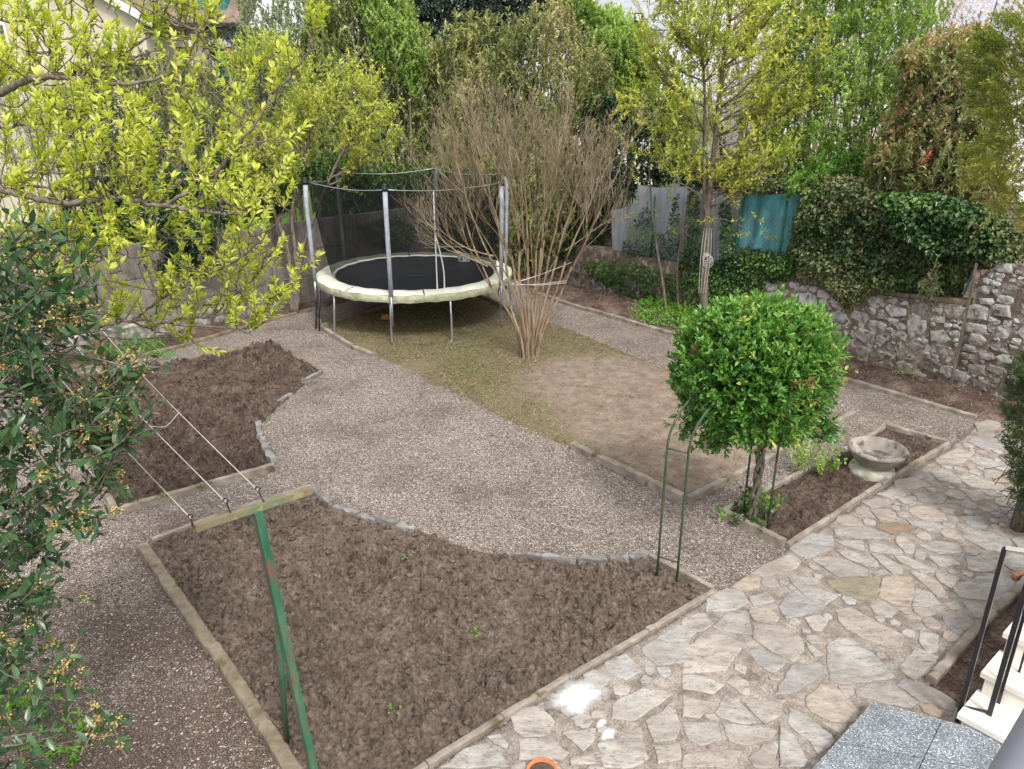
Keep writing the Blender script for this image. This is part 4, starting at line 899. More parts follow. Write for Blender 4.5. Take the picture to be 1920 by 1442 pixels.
# ================================================================== GREEN GARDEN ARCH
M['archgreen'] = mat('dark_green_tube', [(.03, .05, .03), (.05, .095, .05)], 12, .5, .2, spots=((.13, .075, .045), 9, .57))
a1, a2 = G(1231, 1087), G(1268, 1099); c1, c2 = G(1392, 972), G(1437, 1003)
ar = thing('garden_arch', tuple((a1+a2)/2), 'thin green and rusty metal garden arch rising into the round clipped bush', 'arch')
zs = AY(1237, 835, a1[1])[2]
def archtube(A, B, zs, rise):
    m2 = (A+B)/2; h = (B-A)/2; P = [A-(0, 0, .1), A+(0, 0, zs*.5), A+(0, 0, zs)]
    for th in np.linspace(math.pi, 0, 14)[1:-1]: P.append(m2+h*-math.cos(math.pi-th)*-1*-1+np.array((0, 0, zs+rise*math.sin(th))))
    P += [B+(0, 0, zs), B+(0, 0, zs*.5), B-(0, 0, .1)]; return np.array(P)
T1, T2 = archtube(a1, c1, zs, .42), archtube(a2, c2, zs, .42)
ok = np.linalg.norm(T1[3][:2]-T1[2][:2]) < np.linalg.norm(T1[3][:2]-c1[:2])
if not ok: T1[3:-3] = T1[3:-3][::-1]; T2[3:-3] = T2[3:-3][::-1]
MB().tube(T1, .0105, 7).build('arch_tube', M['archgreen'], ar); MB().tube(T2, .0105, 7).build('arch_tube', M['archgreen'], ar)
for A, B in ((a1, a2), (c1, c2)):
    for z in (.24, zs*.98): MB().tube([A+(0, 0, z), B+(0, 0, z)], .0065, 6).build('rung', M['archgreen'], ar)
for k in (6, 10): MB().tube([T1[k], T2[k]], .0065, 6).build('rung', M['archgreen'], ar)

# ================================================================== STONE BOWL
M['bowl'] = mat('lichen_stone', [(.17, .14, .12), (.30, .27, .235), (.42, .39, .345)], 7, .95, .7, .01, 45, spots=((.12, .10, .08), 6, .57))
M['bowlbase'] = mat('lichen_rock', [(.26, .24, .19), (.42, .41, .34), (.56, .55, .48)], 9, .95, 1, .03, 22, spots=((.30, .31, .17), 5, .56))
c = G(1632, 890); bw = thing('stone_bowl', tuple(c), 'weathered pale stone bowl planter on a rough lichen covered foot', 'planter')
mb = MB(); fl = lambda th, z: .012*np.cos(th*26)*(1 if z < .34 else 0)
cc = (c[0]+.03, c[1], c[2]-.045); mb.lathe([(.09, .13), (.16, .17), (.235, .24), (.275, .31), (.285, .335), (.31, .34), (.315, .365), (.30, .385), (.268, .38), (.255, .33), (.21, .27), (.14, .235), (.001, .23)], cc, 78, wob=fl); mb.build('bowl', M['bowl'], bw)
mb = MB(); mb.lathe([(.001, .0), (.235, -.02), (.25, .05), (.225, .11), (.15, .125), (.12, .17), (.001, .17)], c, 40, wob=lambda th, z: .12*fbm(np.cos(th)*2+z*3+4, np.sin(th)*2, 5)*2); mb.build('foot', M['bowlbase'], bw)
mb = MB(); mb.lathe([(.001, .262), (.1, .258), (.2, .262)], cc, 30, wob=lambda th, z: .2*fbm(np.cos(th)*3+z*9, np.sin(th)*3, 5)); mb.build('debris', M['plinth'], bw)

# ================================================================== HOUSE CORNER: landing slab, steps, railing, handrail
reseed(61)
def terrazzo():
    m, t, b = _nodes('grey_granite'); co = gco(t); v = t.nodes.new('ShaderNodeTexVoronoi'); v.inputs['Scale'].default_value = 150; t.links.new(co, v.inputs['Vector'])
    sx = t.nodes.new('ShaderNodeSeparateColor'); t.links.new(v.outputs['Color'], sx.inputs[0])
    r = ramp(t, [(0, (.08, .09, .10)), (.5, (.155, .175, .19)), (.8, (.24, .265, .285)), (.95, (.42, .44, .46)), (1, (.7, .7, .7))]); t.links.new(sx.outputs[0], r.inputs[0])
    n = noise(t, 3, co=co); r2 = ramp(t, [(.35, (.75, .74, .73)), (.65, (1.15, 1.15, 1.15))]); t.links.new(n.outputs[0], r2.inputs[0])
    t.links.new(mixc(t, 1., r.outputs[0], r2.outputs[0], 'MULTIPLY'), b.inputs['Base Color']); b.inputs['Roughness'].default_value = .55; return m
M['granite'] = terrazzo()
zs1 = .12; Q4 = [G(a, b, zs1)[:2] for a, b in ((1637, 1314), (1905, 1386), (1905, 1600), (1420, 1555))]; c0 = Q4[0]
def qb(u, v): return (Q4[0]*(1-u)+Q4[1]*u)*(1-v)+(Q4[3]*(1-u)+Q4[2]*u)*v
ls_ = thing('landing_slab', (*c0, 0), 'dark grey speckled granite landing at the foot of the pale steps', 'slab')
for (u0, u1) in ((0, .5), (.5, 1)):
    for (v0, v1) in ((0, .36), (.36, .72), (.72, 1)):
        pl = [qb(u0+.003, v0+.003), qb(u1-.003, v0+.003), qb(u1-.003, v1-.003), qb(u0+.003, v1-.003)]; MB().prism(pl, .085, zs1, 0, .5).build('slab_tile', M['granite'], ls_)
MB().prism([qb(.01, .01), qb(.99, .01), qb(.99, .99), qb(.01, .99)], -.02, .084, 0, .5).build('slab_base', M['concrete'], ls_)
M['cream'] = mat('cream_stone', [(.58, .54, .47), (.70, .66, .59), (.78, .75, .69)], 5, .6, .2, .003, 30, spots=((.45, .36, .26), 5, .64))
# steps rise to the right; first nosing line from photo
st = thing('stone_steps', tuple(G(1800, 1360)), 'cream stone steps with black railing climbing to the house at the lower right', 'steps')
s0 = G(1806, 1341, .17)[:2]; ex = unit(-E2); ey = np.array((ex[1], -ex[0])); 
if ey[0] < 0: ey = -ey
up = np.array((-ex[1], ex[0])); up = up if up[0] > 0 else -up
for k in range(7):
    zt = .17*(k+1)+.0; a = s0+up*(.30*k); 
    pl = [a-up*.012-ex*.03, a-up*.012+ex*1.2, a+up*.33+ex*1.2, a+up*.33-ex*.03]; stp = MB().prism(pl, zt-.04, zt, 0, .5).build('tread', M['cream'], st)
    pl = [a, a+ex*1.19, a+up*.30+ex*1.19, a+up*.30]; MB().prism(pl, -.02, zt-.041, 0, .5).build('riser', M['cream'], st)
M['black'] = mat('black_metal', [(.012, .010, .012), (.022, .02, .022)], 5, .3, 0, spec=.5)
rl = thing('railing', tuple(G(1795, 1352)), 'black metal railing with square posts beside the cream steps', 'railing')
def bar(p, q, w=.02, name='rail_bar'):
    p, q = np.array(p), np.array(q); return MB().tube([p, q], w*.72, 4).build(name, M['black'], rl)
b0 = G(1795, 1352, .03); t0 = AY(1884, 1028, b0[1]); zt_ = t0[2]; bar(b0, t0, .026, 'post')
b1 = G(1855, 1340, .17); b2_ = G(1872, 1318, .17); t1_ = AY(1990, 1085, b0[1]-.10); t1_[2] = zt_
bar(t0, t1_, .026, 'top_rail'); bar(b1, (b1[0], b1[1], zt_-.02), .03, 'post'); bar(b2_, (b2_[0], b2_[1], zt_+.1), .02, 'post'); b3_ = b2_+(.16, .1, .17); bar(b3_, (b3_[0], b3_[1], zt_+.1), .014, 'post')
bar((b1[0], b1[1], zt_-.02), (b1[0]+.02+up[0]*1.2, b1[1]+up[1]*1.2, zt_+.7), .024, 'top_rail')
bar(b0+(0, 0, .13), np.array((b1[0], b1[1], .16+.03)), .016, 'bracket')
M['greyrail'] = mat('grey_painted_rail', [(.20, .21, .25), (.26, .27, .31)], 3, .5, .05)
def D(px, py, dep): return np.array((0, 0, CH))+ray(px, py)*dep
A, B = D(1945, 1560, .8), D(2060, 1345, .86); dr = unit(B-A)
tag(MB().tube([A-dr*.6, A, B, B+dr*.8], .062, 20).build('handrail', M['greyrail'], origin=tuple(A)), 'grey painted handrail of the balcony close to the camera in the lower right corner', 'handrail')
# brick fragment by the steps
c = G(1907, 1086); M['brick'] = mat('brick', [(.4, .17, .09), (.55, .27, .15)], 9, .9, .5)
tag(MB().box((c[0], c[1], .045), (.12, .05, .045), .4, bev=.006).build('brick_fragment', M['brick'], origin=tuple(c)), 'piece of orange brick on the flagstones behind the railing', 'brick')
# ================================================================== VEGETATION
LM = {}
LM['yellow'] = leafmat('yellow_green_leaf', [(0, (.21, .28, .033)), (.35, (.42, .50, .06)), (.7, (.63, .68, .12)), (1, (.80, .79, .26))], .45, .4)
LM['yellow2'] = leafmat('lime_leaf', [(0, (.19, .27, .045)), (.4, (.40, .47, .08)), (.8, (.62, .64, .12)), (1, (.76, .74, .23))], .5, .4)
LM['fresh'] = leafmat('fresh_green_leaf', [(0, (.12, .20, .035)), (.5, (.31, .46, .10)), (1, (.54, .66, .22))], .5, .4)
LM['hornbeam'] = leafmat('dull_green_leaf', [(0, (.13, .17, .045)), (.5, (.34, .40, .13)), (1, (.54, .58, .24))], .55, .35)
LM['sage'] = leafmat('greyish_leaf', [(0, (.12, .16, .08)), (.5, (.28, .34, .17)), (1, (.46, .50, .28))], .6, .3)
LM['conifer'] = leafmat('dark_needle', [(0, (0.018, 0.033, 0.024)), (.6, (0.053, 0.078, 0.054)), (1, (0.112, 0.150, 0.105))], .6, .1)
LM['olive'] = leafmat('olive_leaf', [(0, (.10, .13, .045)), (.35, (.24, .28, .09)), (.65, (.42, .42, .17)), (.85, (.52, .43, .20)), (1, (.58, .54, .33))], .55, .25)
LM['ivy'] = leafmat('ivy_leaf', [(0, (0.012, 0.036, 0.015)), (.5, (0.038, 0.093, 0.030)), (.85, (0.105, 0.195, 0.053)), (1, (0.195, 0.330, 0.090))], .35, .12, .5)
LM['ivy2'] = leafmat('bright_ivy_leaf', [(0, (0.028, 0.070, 0.020)), (.5, (0.091, 0.182, 0.042)), (1, (0.238, 0.392, 0.084))], .4, .25, .4)
LM['ivybrown'] = leafmat('mixed_ivy_leaf', [(0, (.04, .065, .025)), (.45, (.10, .155, .05)), (.7, (.21, .22, .10)), (1, (.32, .26, .16))], .5, .15)
LM['photinia'] = leafmat('photinia_leaf', [(0, (.09, .14, .045)), (.4, (.24, .30, .10)), (.7, (.42, .38, .16)), (.9, (.50, .32, .17)), (1, (.55, .13, .08))], .4, .25)
LM['gold'] = leafmat('golden_cypress', [(0, (.07, .11, .025)), (.5, (.25, .31, .06)), (1, (.52, .50, .13))], .6, .25)
LM['box'] = leafmat('bright_box_leaf', [(0, (.035, .11, .02)), (.4, (.085, .23, .04)), (.75, (.20, .38, .07)), (.85, (.30, .44, .09)), (.92, (.46, .47, .10)), (.96, (.40, .32, .10)), (1, (.20, .13, .07))], .34, .28, .5)
LM['laurel'] = leafmat('laurel_leaf', [(0, (0.025, 0.069, 0.028)), (.5, (0.057, 0.127, 0.044)), (.85, (0.103, 0.184, 0.063)), (1, (0.253, 0.368, 0.081))], .33, .2, .5)
LM['column'] = leafmat('dark_cypress_leaf', [(0, (0.022, 0.043, 0.017)), (.5, (0.065, 0.116, 0.032)), (1, (0.174, 0.246, 0.065))], .6, .15)
LM['petal'] = leafmat('blossom_petal', [(0, (0.620, 0.480, 0.500)), (.5, (0.800, 0.720, 0.740)), (1, (0.850, 0.850, 0.850))], .6, .4)
LM['cream'] = leafmat('cream_flower', [(0, (0.400, 0.260, 0.080)), (.5, (0.600, 0.440, 0.160)), (1, (0.720, 0.620, 0.300))], .6, .3)
LM['grass'] = leafmat('lush_grass', [(0, (0.044, 0.132, 0.022)), (1, (0.176, 0.396, 0.066))], .4, .3)
LM['cover'] = leafmat('ground_cover_leaf', [(0, (0.084, 0.216, 0.024)), (1, (0.288, 0.552, 0.084))], .5, .35)
M['bark'] = mat('grey_bark', [(.07, .055, .042), (.16, .13, .105), (.26, .22, .185)], 14, .9, .5, .006, 50, stretch=(3, 3, .7))
M['barktan'] = mat('tan_bark', [(.13, .09, .055), (.25, .18, .115), (.40, .31, .22)], 7, .8, .4, .004, 40, stretch=(3, 3, .5))
M['twig'] = mat('pale_twig', [(.15, .115, .065), (.25, .2, .125), (.38, .32, .22)], 9, .85, .2)
M['barkdark'] = mat('dark_bark', [(.035, .026, .02), (.08, .06, .045), (.14, .11, .085)], 14, .9, .4)

def polypts(poly, n, Y, T, taper=60):
    poly = np.asarray(poly, float); lo, hi = poly.min(0), poly.max(0); out = np.zeros((0, 2))
    while len(out) < n:
        P = rng.uniform(lo, hi, (n*2, 2)); out = np.vstack((out, P[inpoly(P, poly)]))
    out = out[:n]; e = np.clip(edgedist(out, poly)/taper, .12, 1)**.5
    dy = rng.uniform(-1, 1, n)*T*e
    d = np.array([ray(a, b) for a, b in out]); P = np.array((0, 0, CH))+d*(Y/d[:, 1])[:, None]; P[:, 1] += dy; return P
def shoots(fol, tw, P, Dr, L, nl, lL, lW, tint, tw_r=.004, spread=.9, detail=0, tipbias=.8, whorl=0, wob=.12, bend=(0, 0, .3), sides=3, start=.1, tvar=.12, droop=.15, updir=.35):
    """leafy shoots: short twigs from P along Dr with nl leaves each"""
    for i in range(len(P)):
        l = L*rng.uniform(.6, 1.3); c = curve(P[i], Dr[i], l, 4, bend, wob)
        if tw is not None: tw.tube(c, np.linspace(tw_r, tw_r*.45, 5), sides, cap=False)
        n = max(2, int(nl*rng.uniform(.7, 1.3))); t = start+(1-start)*rng.random(n)**tipbias
        if whorl: t = np.repeat(start+(1-start)*(np.arange(max(1, n//whorl))+.7)/max(1, n//whorl), whorl); n = len(t)
        p, d = interp(c, t); D = unit(d*.55+rng.normal(0, spread*.6, (n, 3))+np.array((0, 0, updir)))
        leaves(fol, p+D*.004, D, lL*rng.uniform(.55, 1.15, n), lW*rng.uniform(.7, 1.15, n), np.clip(tint[i]+rng.normal(0, tvar, n)+.18*(t-.5), 0, 1), 0, .2, detail, droop)
def trunkpx(pts, rad, Y, mb, sides=8, n=6, dy=None):
    P = [AY(a, b, Y+(dy[i] if dy else 0)) for i, (a, b) in enumerate(pts)]; S = smooth(P, n); r = np.interp(np.linspace(0, 1, len(S)), np.linspace(0, 1, len(rad)), rad)
    mb.tube(S, r, sides); return S
def limbs(mb, S, n, P, r0, sides=5, lo=.25):
    """limbs from the trunk polyline S out to random foliage points"""
    for k in range(n):
        q = P[rng.integers(len(P))]; hd = np.linalg.norm(S[:, :2]-q[:2], axis=1); ok_ = np.where(S[:, 2] < q[2]-.45*hd)[0]
        if len(ok_) == 0 or ok_[-1] < lo*len(S)*.5: continue
        a = S[ok_[-1]]
        m = (a+q)/2+np.array((0, 0, -.12*np.linalg.norm(q-a)))+rng.normal(0, .06, 3); c = smooth([a, m, q], 5); mb.tube(c, np.linspace(r0*rng.uniform(.6, 1), .005, len(c)), sides, cap=False)
def shrub(name, label, cat, poly, Y, T, n, L, nl, lL, lW, leaf, trunk=None, trad=(.05, .02), up=.9, tc=.45, ts=.22, group=None, seed=1, spread=.9, taper=60, barkm='bark', nlimb=0, tintfn=None, tw=True, wob=.12, lr=.02, extra=None, tipbias=.8, base=None, updir=.35, noisef=1.1):
    reseed(seed); P = polypts(poly, n, Y, T, taper)
    cx = P[:, 0].mean(); zb = .0
    tp_ = trunk[0] if trunk else None
    b0_ = AY(*trunk[0], Y) if trunk else np.array((cx, Y, base if base is not None else .6))
    t = thing(name, tuple(b0_), label, cat, group); fol = MB(); twm = MB()
    Dr = unit(rng.normal(0, .45, (n, 3))+np.array((0, -.12, up))); 
    tn = np.clip(tc+1.3*fbm(P[:, 0]*noisef+3, P[:, 2]*noisef+P[:, 1]*.6, seed, 3)+rng.normal(0, ts*.55, n), 0, 1)
    if tintfn is not None: tn = tintfn(P, tn)
    P = P-Dr*L*.6
    shoots(fol, twm if tw else None, P, Dr, L, nl, lL, lW, tn, spread=spread, wob=wob, tipbias=tipbias, tw_r=.0055, updir=updir)
    if extra: extra(fol, P, tn)
    fol.build('foliage', leaf if isinstance(leaf, list) else LM[leaf], t)
    if trunk:
        S = trunkpx(trunk, trad, Y, twm)
        if nlimb: limbs(twm, S, nlimb, P, lr)
    elif base is not None:
        for k in range(max(5, nlimb)):
            q = P[rng.integers(len(P))]; a = np.array((q[0]*.8+cx*.2+rng.normal(0, .1), Y+rng.normal(0, .2), base-.1)); m = (a+q)/2+rng.normal(0, .08, 3); c = smooth([a, m, q], 5); twm.tube(c, np.linspace(lr*1.3, .006, len(c)), 5, cap=False)
    if twm.n: twm.build('branches', M[barkm], t)
    return t
bgG = 'shrubs and trees beyond the garden walls'
# far dark conifers
shrub('conifer', 'dark blue green conifer at the top middle, behind every other crown', 'conifer', [(700, -90), (1060, -90), (1040, 40), (980, 90), (900, 150), (800, 150), (720, 60)], 27, 1.6, 2000, .55, 26, .16, .07, 'conifer', up=.2, seed=101, base=.3, nlimb=6, lr=.07, group=bgG, tw=False, spread=1.2)
shrub('conifer', 'smaller dark conifer showing between house and green shrub at the top left', 'conifer', [(380, 20), (560, 100), (600, 260), (420, 260)], 25, 1.2, 500, .6, 20, .13, .045, 'conifer', up=.3, seed=102, base=.3, nlimb=4, lr=.06, group=bgG, tw=False)
# tall thin leaved shrubs
shrub('tall_shrub', 'sparse grey green tall shrub beside the teal shuttered window', 'shrub', [(450, -60), (500, 30), (560, -60), (640, -60), (640, 200), (560, 240), (480, 200), (440, 110)], 21, .9, 1000, .45, 20, .09, .042, 'sage', up=.9, seed=103, base=.3, nlimb=14, lr=.04, group=bgG, spread=.7)
shrub('tall_shrub', 'big mass of upright mid green shoots behind the trampoline', 'shrub', [(585, -80), (730, -80), (790, 40), (850, 140), (860, 300), (850, 400), (700, 390), (600, 380), (560, 230), (570, 80)], 19.2, 1.2, 3400, .42, 26, .095, .045, 'hornbeam', up=1.0, seed=104, base=.3, nlimb=26, lr=.04, group=bgG, spread=.65, tc=.52)
shrub('tall_shrub', 'brighter green upright shrub left of the dark conifer', 'shrub', [(650, -80), (720, -80), (770, 30), (800, 110), (780, 180), (700, 120)], 18.2, .6, 800, .42, 24, .09, .04, 'fresh', up=1.0, seed=105, base=.3, nlimb=8, lr=.03, group=bgG, spread=.65, tc=.4)
shrub('laurel_shrub', 'broad leaved green laurel right below the dark conifer', 'shrub', [(800, 110), (860, 40), (950, 45), (1000, 60), (960, 200), (860, 260), (800, 200)], 18.6, .8, 420, .55, 22, .15, .05, 'olive', up=.9, seed=106, base=.3, nlimb=8, lr=.04, group=bgG, tc=.28, noisef=.5)
shrub('large_shrub', 'large olive and brown shrub with upright shoots behind the bare tree', 'shrub', [(850, 190), (900, 110), (960, 70), (1000, 20), (1060, 5), (1085, 60), (1140, 100), (1155, 260), (1170, 420), (1060, 500), (960, 520), (860, 470), (800, 330)], 17.6, 1.1, 3600, .38, 24, .085, .036, 'olive', up=1.1, seed=107, base=.3, nlimb=40, lr=.035, group=bgG, spread=.75, tc=.40,
      tintfn=lambda P, t: np.clip(np.minimum(t, .72)+.16*np.clip((P[:, 2]-4.9)/.8, 0, 1), 0, 1))
shrub('tree', 'bright green leafy tree right of the olive shrub, under the slate roof', 'tree', [(1030, -20), (1100, 5), (1160, 25), (1215, 60), (1225, 200), (1090, 240), (1070, 80)], 22.5, 1., 1300, .4, 26, .13, .055, 'fresh', up=.7, seed=108, base=.3, nlimb=8, lr=.05, group=bgG, tc=.5)
shrub('hedge', 'dense bright green hedge between olive shrub and lime yellow tree', 'hedge', [(1110, 60), (1210, 60), (1240, 160), (1240, 250), (1150, 250), (1110, 160)], 20.5, .7, 1300, .35, 26, .08, .04, 'fresh', up=1., seed=109, base=.3, nlimb=6, group=bgG, tc=.42)
shrub('dark_shrub', 'dark green shrub above the grey fence screens', 'shrub', [(1100, 180), (1260, 200), (1300, 300), (1440, 320), (1440, 360), (1200, 350), (1090, 500), (1050, 480), (1080, 330)], 17.0, .5, 1000, .4, 22, .09, .045, 'ivy', up=.8, seed=110, base=.75, nlimb=10, group=bgG, tc=.5)
shrub('dark_shrub', 'dark leafy shrub rising over the wall behind the trampoline net', 'shrub', [(590, 300), (700, 320), (860, 310), (940, 360), (930, 470), (830, 480), (730, 395), (600, 410)], 17.9, .5, 1000, .5, 22, .10, .04, 'ivy2', up=.6, seed=111, base=.3, nlimb=10, group=bgG, tc=.36)
shrub('dark_shrub', 'low dark shrub over the wall left of the trampoline net', 'shrub', [(400, 290), (520, 280), (600, 320), (560, 370), (530, 400), (390, 430)], 16.2, .5, 620, .4, 20, .08, .035, 'ivy2', up=.8, seed=112, base=.3, nlimb=8, group=bgG, tc=.35)
shrub('evergreen_shrub', 'feathery dark olive evergreen in front of the beige house', 'shrub', [(110, 170), (200, 110), (330, 105), (400, 130), (440, 200), (450, 330), (380, 380), (130, 370), (100, 260)], 16.6, .9, 2200, .38, 26, .08, .022, 'olive', up=1.3, seed=113, base=.3, nlimb=14, group=bgG, spread=.6, tc=.16)
shrub('pale_shrub', 'pale thin twigged shrub at the left edge below the beige house', 'shrub', [(-60, 150), (60, 140), (130, 170), (130, 330), (-60, 340)], 15.5, .6, 420, .5, 16, .06, .022, 'sage', up=1., seed=114, base=.3, nlimb=10, group=bgG, tc=.8)
shrub('ivy_bush', 'glossy dark green ivy bush hanging over the left concrete wall', 'ivy', [(110, 360), (230, 330), (370, 320), (410, 400), (395, 480), (350, 510), (290, 560), (210, 590), (130, 540)], 13.2, .45, 1150, .3, 20, .075, .06, 'ivy', up=.2, seed=115, base=.3, nlimb=12, tc=.5, spread=1.2, updir=0)
# yellow multi-stem tree by the left wall
def yellowtree(name, label, Y, trunks, rad, poly, n, seed, leaf='yellow2', L=.42, nl=24, T=.9, lL=.085, lr=.022, nlimb=50, taper=80):
    reseed(seed); t = thing(name, tuple(AY(*trunks[0][0], Y)), label, 'tree'); fol, twm = MB(), MB()
    P = polypts(poly, n, Y, T, taper); Ss = [trunkpx(tr_, r, Y, twm, 9, 6) for tr_, r in zip(trunks, rad)]
    # cluster foliage points round branch tips
    allS = np.vstack(Ss); tips = P[rng.permutation(n)[:nlimb]]
    for q in tips:
        dd = np.linalg.norm(allS-(q-(0, 0, .35*abs(q[0]-allS[0][0]))), axis=1)+5*(allS[:, 2] > q[2]-.05); a = allS[np.argmin(dd+rng.random(len(dd))*.25+4*(allS[:, 2] > q[2]-.5*np.linalg.norm(allS[:, :2]-q[:2], axis=1)))]
        m = a*.5+q*.5+np.array((0, 0, -.10*np.linalg.norm((q-a)[:2]))); c = smooth([a, m, q], 5); twm.tube(c, np.linspace(lr*rng.uniform(.5, 1.), .005, len(c)), 5, cap=False)
        k = 9; tt = rng.uniform(.3, 1., k); p, d = interp(c, tt); D = unit(d+rng.normal(0, .5, (k, 3))+(0, 0, .3))
        shoots(fol, twm, p, D, L*1.2, nl, lL, lL*.36, np.clip(rng.normal(.55, .2)+rng.normal(0, .08, k), 0, 1), spread=.8, whorl=4, tw_r=.005)
    Dr = unit(rng.normal(0, .6, (n, 3))+np.array((0, 0, .5))); tn = np.clip(.5+1.2*fbm(P[:, 0]*1.7, P[:, 2]*1.7, seed)+rng.normal(0, .1, n), 0, 1)
    keep = fbm(P[:, 0]*1.9+P[:, 1], P[:, 2]*2.4, seed+5, 2) > -.07; P, Dr, tn = P[keep], Dr[keep], tn[keep]
    shoots(fol, twm, P-Dr*L*.5, Dr, L, nl, lL, lL*.36, tn, whorl=4, spread=.8, tw_r=.0045)
    fol.build('crown', LM[leaf], t); twm.build('trunk', M['bark'], t); return t
yellowtree('tree', 'lime yellow multi stemmed tree growing by the wall just left of the trampoline', 14.2,
    [[(552, 591), (556, 500), (548, 400), (566, 300), (600, 200)], [(556, 590), (566, 480), (600, 380), (640, 290), (690, 220)], [(548, 590), (540, 470), (500, 360), (480, 250), (490, 120)]], [(.05, .03, .012)]*3,
    [(440, 110), (500, 55), (560, 110), (600, 150), (650, 110), (700, 170), (757, 240), (745, 290), (650, 330), (580, 300), (560, 400), (500, 380), (440, 330), (420, 200)], 380, 121, nlimb=50)
yt = yellowtree('tree', 'lime yellow tree with pale rope coiled round its trunk, standing before the fence screens', 13.35,
    [[(1320, 621), (1322, 470), (1330, 360), (1338, 300), (1352, 150), (1370, 20), (1375, -80)], [(1322, 400), (1320, 330), (1322, 200), (1318, 60), (1330, -60)]], [(.075, .06, .055, .04, .03, .02), (.03, .028, .02, .012)],
    [(1240, -90), (1480, -90), (1510, 60), (1565, 130), (1530, 200), (1470, 240), (1480, 330), (1400, 350), (1290, 345), (1215, 300), (1150, 250), (1160, 170), (1200, 140), (1195, 40)], 640, 122, nlimb=95, T=1.2)
# rope tied in loops round the trunk
mb = MB(); c = AY(1321, 480, 13.35)
for k in range(5):
    th = np.linspace(0, 2*math.pi, 14); mb.tube(np.c_[c[0]+(.06+.008*k)*np.cos(th)+.012*k, c[1]-.09+.02*np.sin(th*2), c[2]-.02*k+(.07+.01*k)*np.sin(th)], .0045, 4, cap=False)
for dx in (-.07, -.03, .02, .06): mb.tube(smooth([c+(dx, -.08, .5), c+(dx*1.3, -.1, 0), c+(dx*.9, -.08, -.65)], 4), .005, 4, cap=False)
tag(mb.build('coiled_rope', M['rope'], origin=tuple(c)), 'pale rope coiled and tied round the trunk of the lime yellow tree', 'rope')
# low side sprays on the roped tree's right
reseed(124); fol, twm = MB(), MB(); t = thing('sapling', tuple(G(1250, 597)), 'thin leaning sapling with few yellow green leaves left of the roped tree', 'sapling')
trunkpx([(1250, 600), (1244, 540), (1228, 440), (1218, 330), (1222, 250)], (.028, .02, .012), G(1250, 597)[1], twm, 7); Y0 = G(1250, 597)[1]
P = np.array([AY(*q, Y0) for q in ((1190, 400), (1200, 350), (1250, 300), (1210, 290), (1240, 420), (1255, 390), (1180, 330))]); shoots(fol, twm, P, rdir(7, .8), .35, 20, .08, .03, np.full(7, .5), whorl=4); fol.build('leaves', LM['yellow2'], t); twm.build('stem', M['bark'], t)
t = thing('sapling', tuple(G(1272, 590)), 'straight thin pale sapling stem between the leaning sapling and the roped tree', 'sapling'); fol, twm = MB(), MB(); Y0 = 14.15
trunkpx([(1272, 592), (1270, 500), (1282, 420), (1296, 350)], (.024, .016, .012), Y0, twm, 7); P = np.array([AY(*q, Y0) for q in ((1290, 400), (1268, 440), (1262, 390), (1300, 340))]); shoots(fol, twm, P, rdir(4, .8), .35, 18, .08, .03, np.full(4, .5), whorl=4); fol.build('leaves', LM['yellow2'], t); twm.build('stem', M['bark'], t)
reseed(125); fol, twm = MB(), MB(); t = thing('young_shoot', tuple(AY(1345, 470, 13.2)), 'arching side shoot with lime leaves in front of the teal sheet', 'shoot')
S = trunkpx([(1332, 410), (1360, 412), (1390, 425), (1405, 440), (1420, 470)], (.012, .008, .006), 13.2, twm, 5)
P = np.array([AY(*q, 13.2) for q in ((1400, 410), (1415, 402), (1430, 412), (1440, 430), (1410, 440), (1425, 445), (1445, 455), (1300, 415), (1320, 420), (1340, 416), (1380, 395))]); shoots(fol, twm, P, unit(rdir(11, .2)*(1, 1, .3)), .28, 16, .08, .03, np.full(11, .55), whorl=4, updir=.1); fol.build('leaves', LM['yellow2'], t); twm.build('stem', M['bark'], t)
# right hand side
def blossoms(fol, P, tn):
    n = 4200; Q = P[rng.integers(len(P), size=n)]+rng.normal(0, .22, (n, 3)); k = 5
    Q5 = np.repeat(Q, k, 0); leaves(fol, Q5+rng.normal(0, .03, Q5.shape), rdir(n*k), .075, .065, np.clip(rng.normal(.6, .25, n*k), 0, 1), 1, .1)
shrub('blossom_tree', 'tall tree full of white and pale pink blossom at the top right', 'tree', [(1330, -80), (1930, -80), (1930, 90), (1840, 150), (1760, 260), (1600, 330), (1420, 340), (1340, 330), (1330, 100)], 17.4, 1.0, 900, .5, 10, .08, .035, [LM['hornbeam'], LM['petal']], up=1.2, seed=131, base=1., nlimb=30, lr=.05, barkm='barkdark', extra=blossoms)
shrub('tall_shrub', 'tall fresh green shrub with many upright stems above the teal sheet', 'shrub', [(1450, 60), (1530, -80), (1720, -80), (1760, 20), (1730, 180), (1690, 280), (1620, 370), (1520, 370), (1440, 330), (1410, 220)], 14.2, 1.1, 1700, .42, 24, .08, .044, 'fresh', up=.9, seed=132, base=.9, nlimb=45, lr=.022, spread=.75, tc=.5)
shrub('overhanging_shrub', 'light green leaf sprays hanging over the top of the ivy and teal sheet', 'shrub', [(1480, 330), (1560, 290), (1650, 270), (1690, 300), (1600, 360), (1500, 390), (1470, 385)], 12.9, .35, 130, .4, 30, .065, .04, 'cover', up=.1, seed=133, base=1.6, nlimb=7, lr=.015, tc=.5, taper=20)
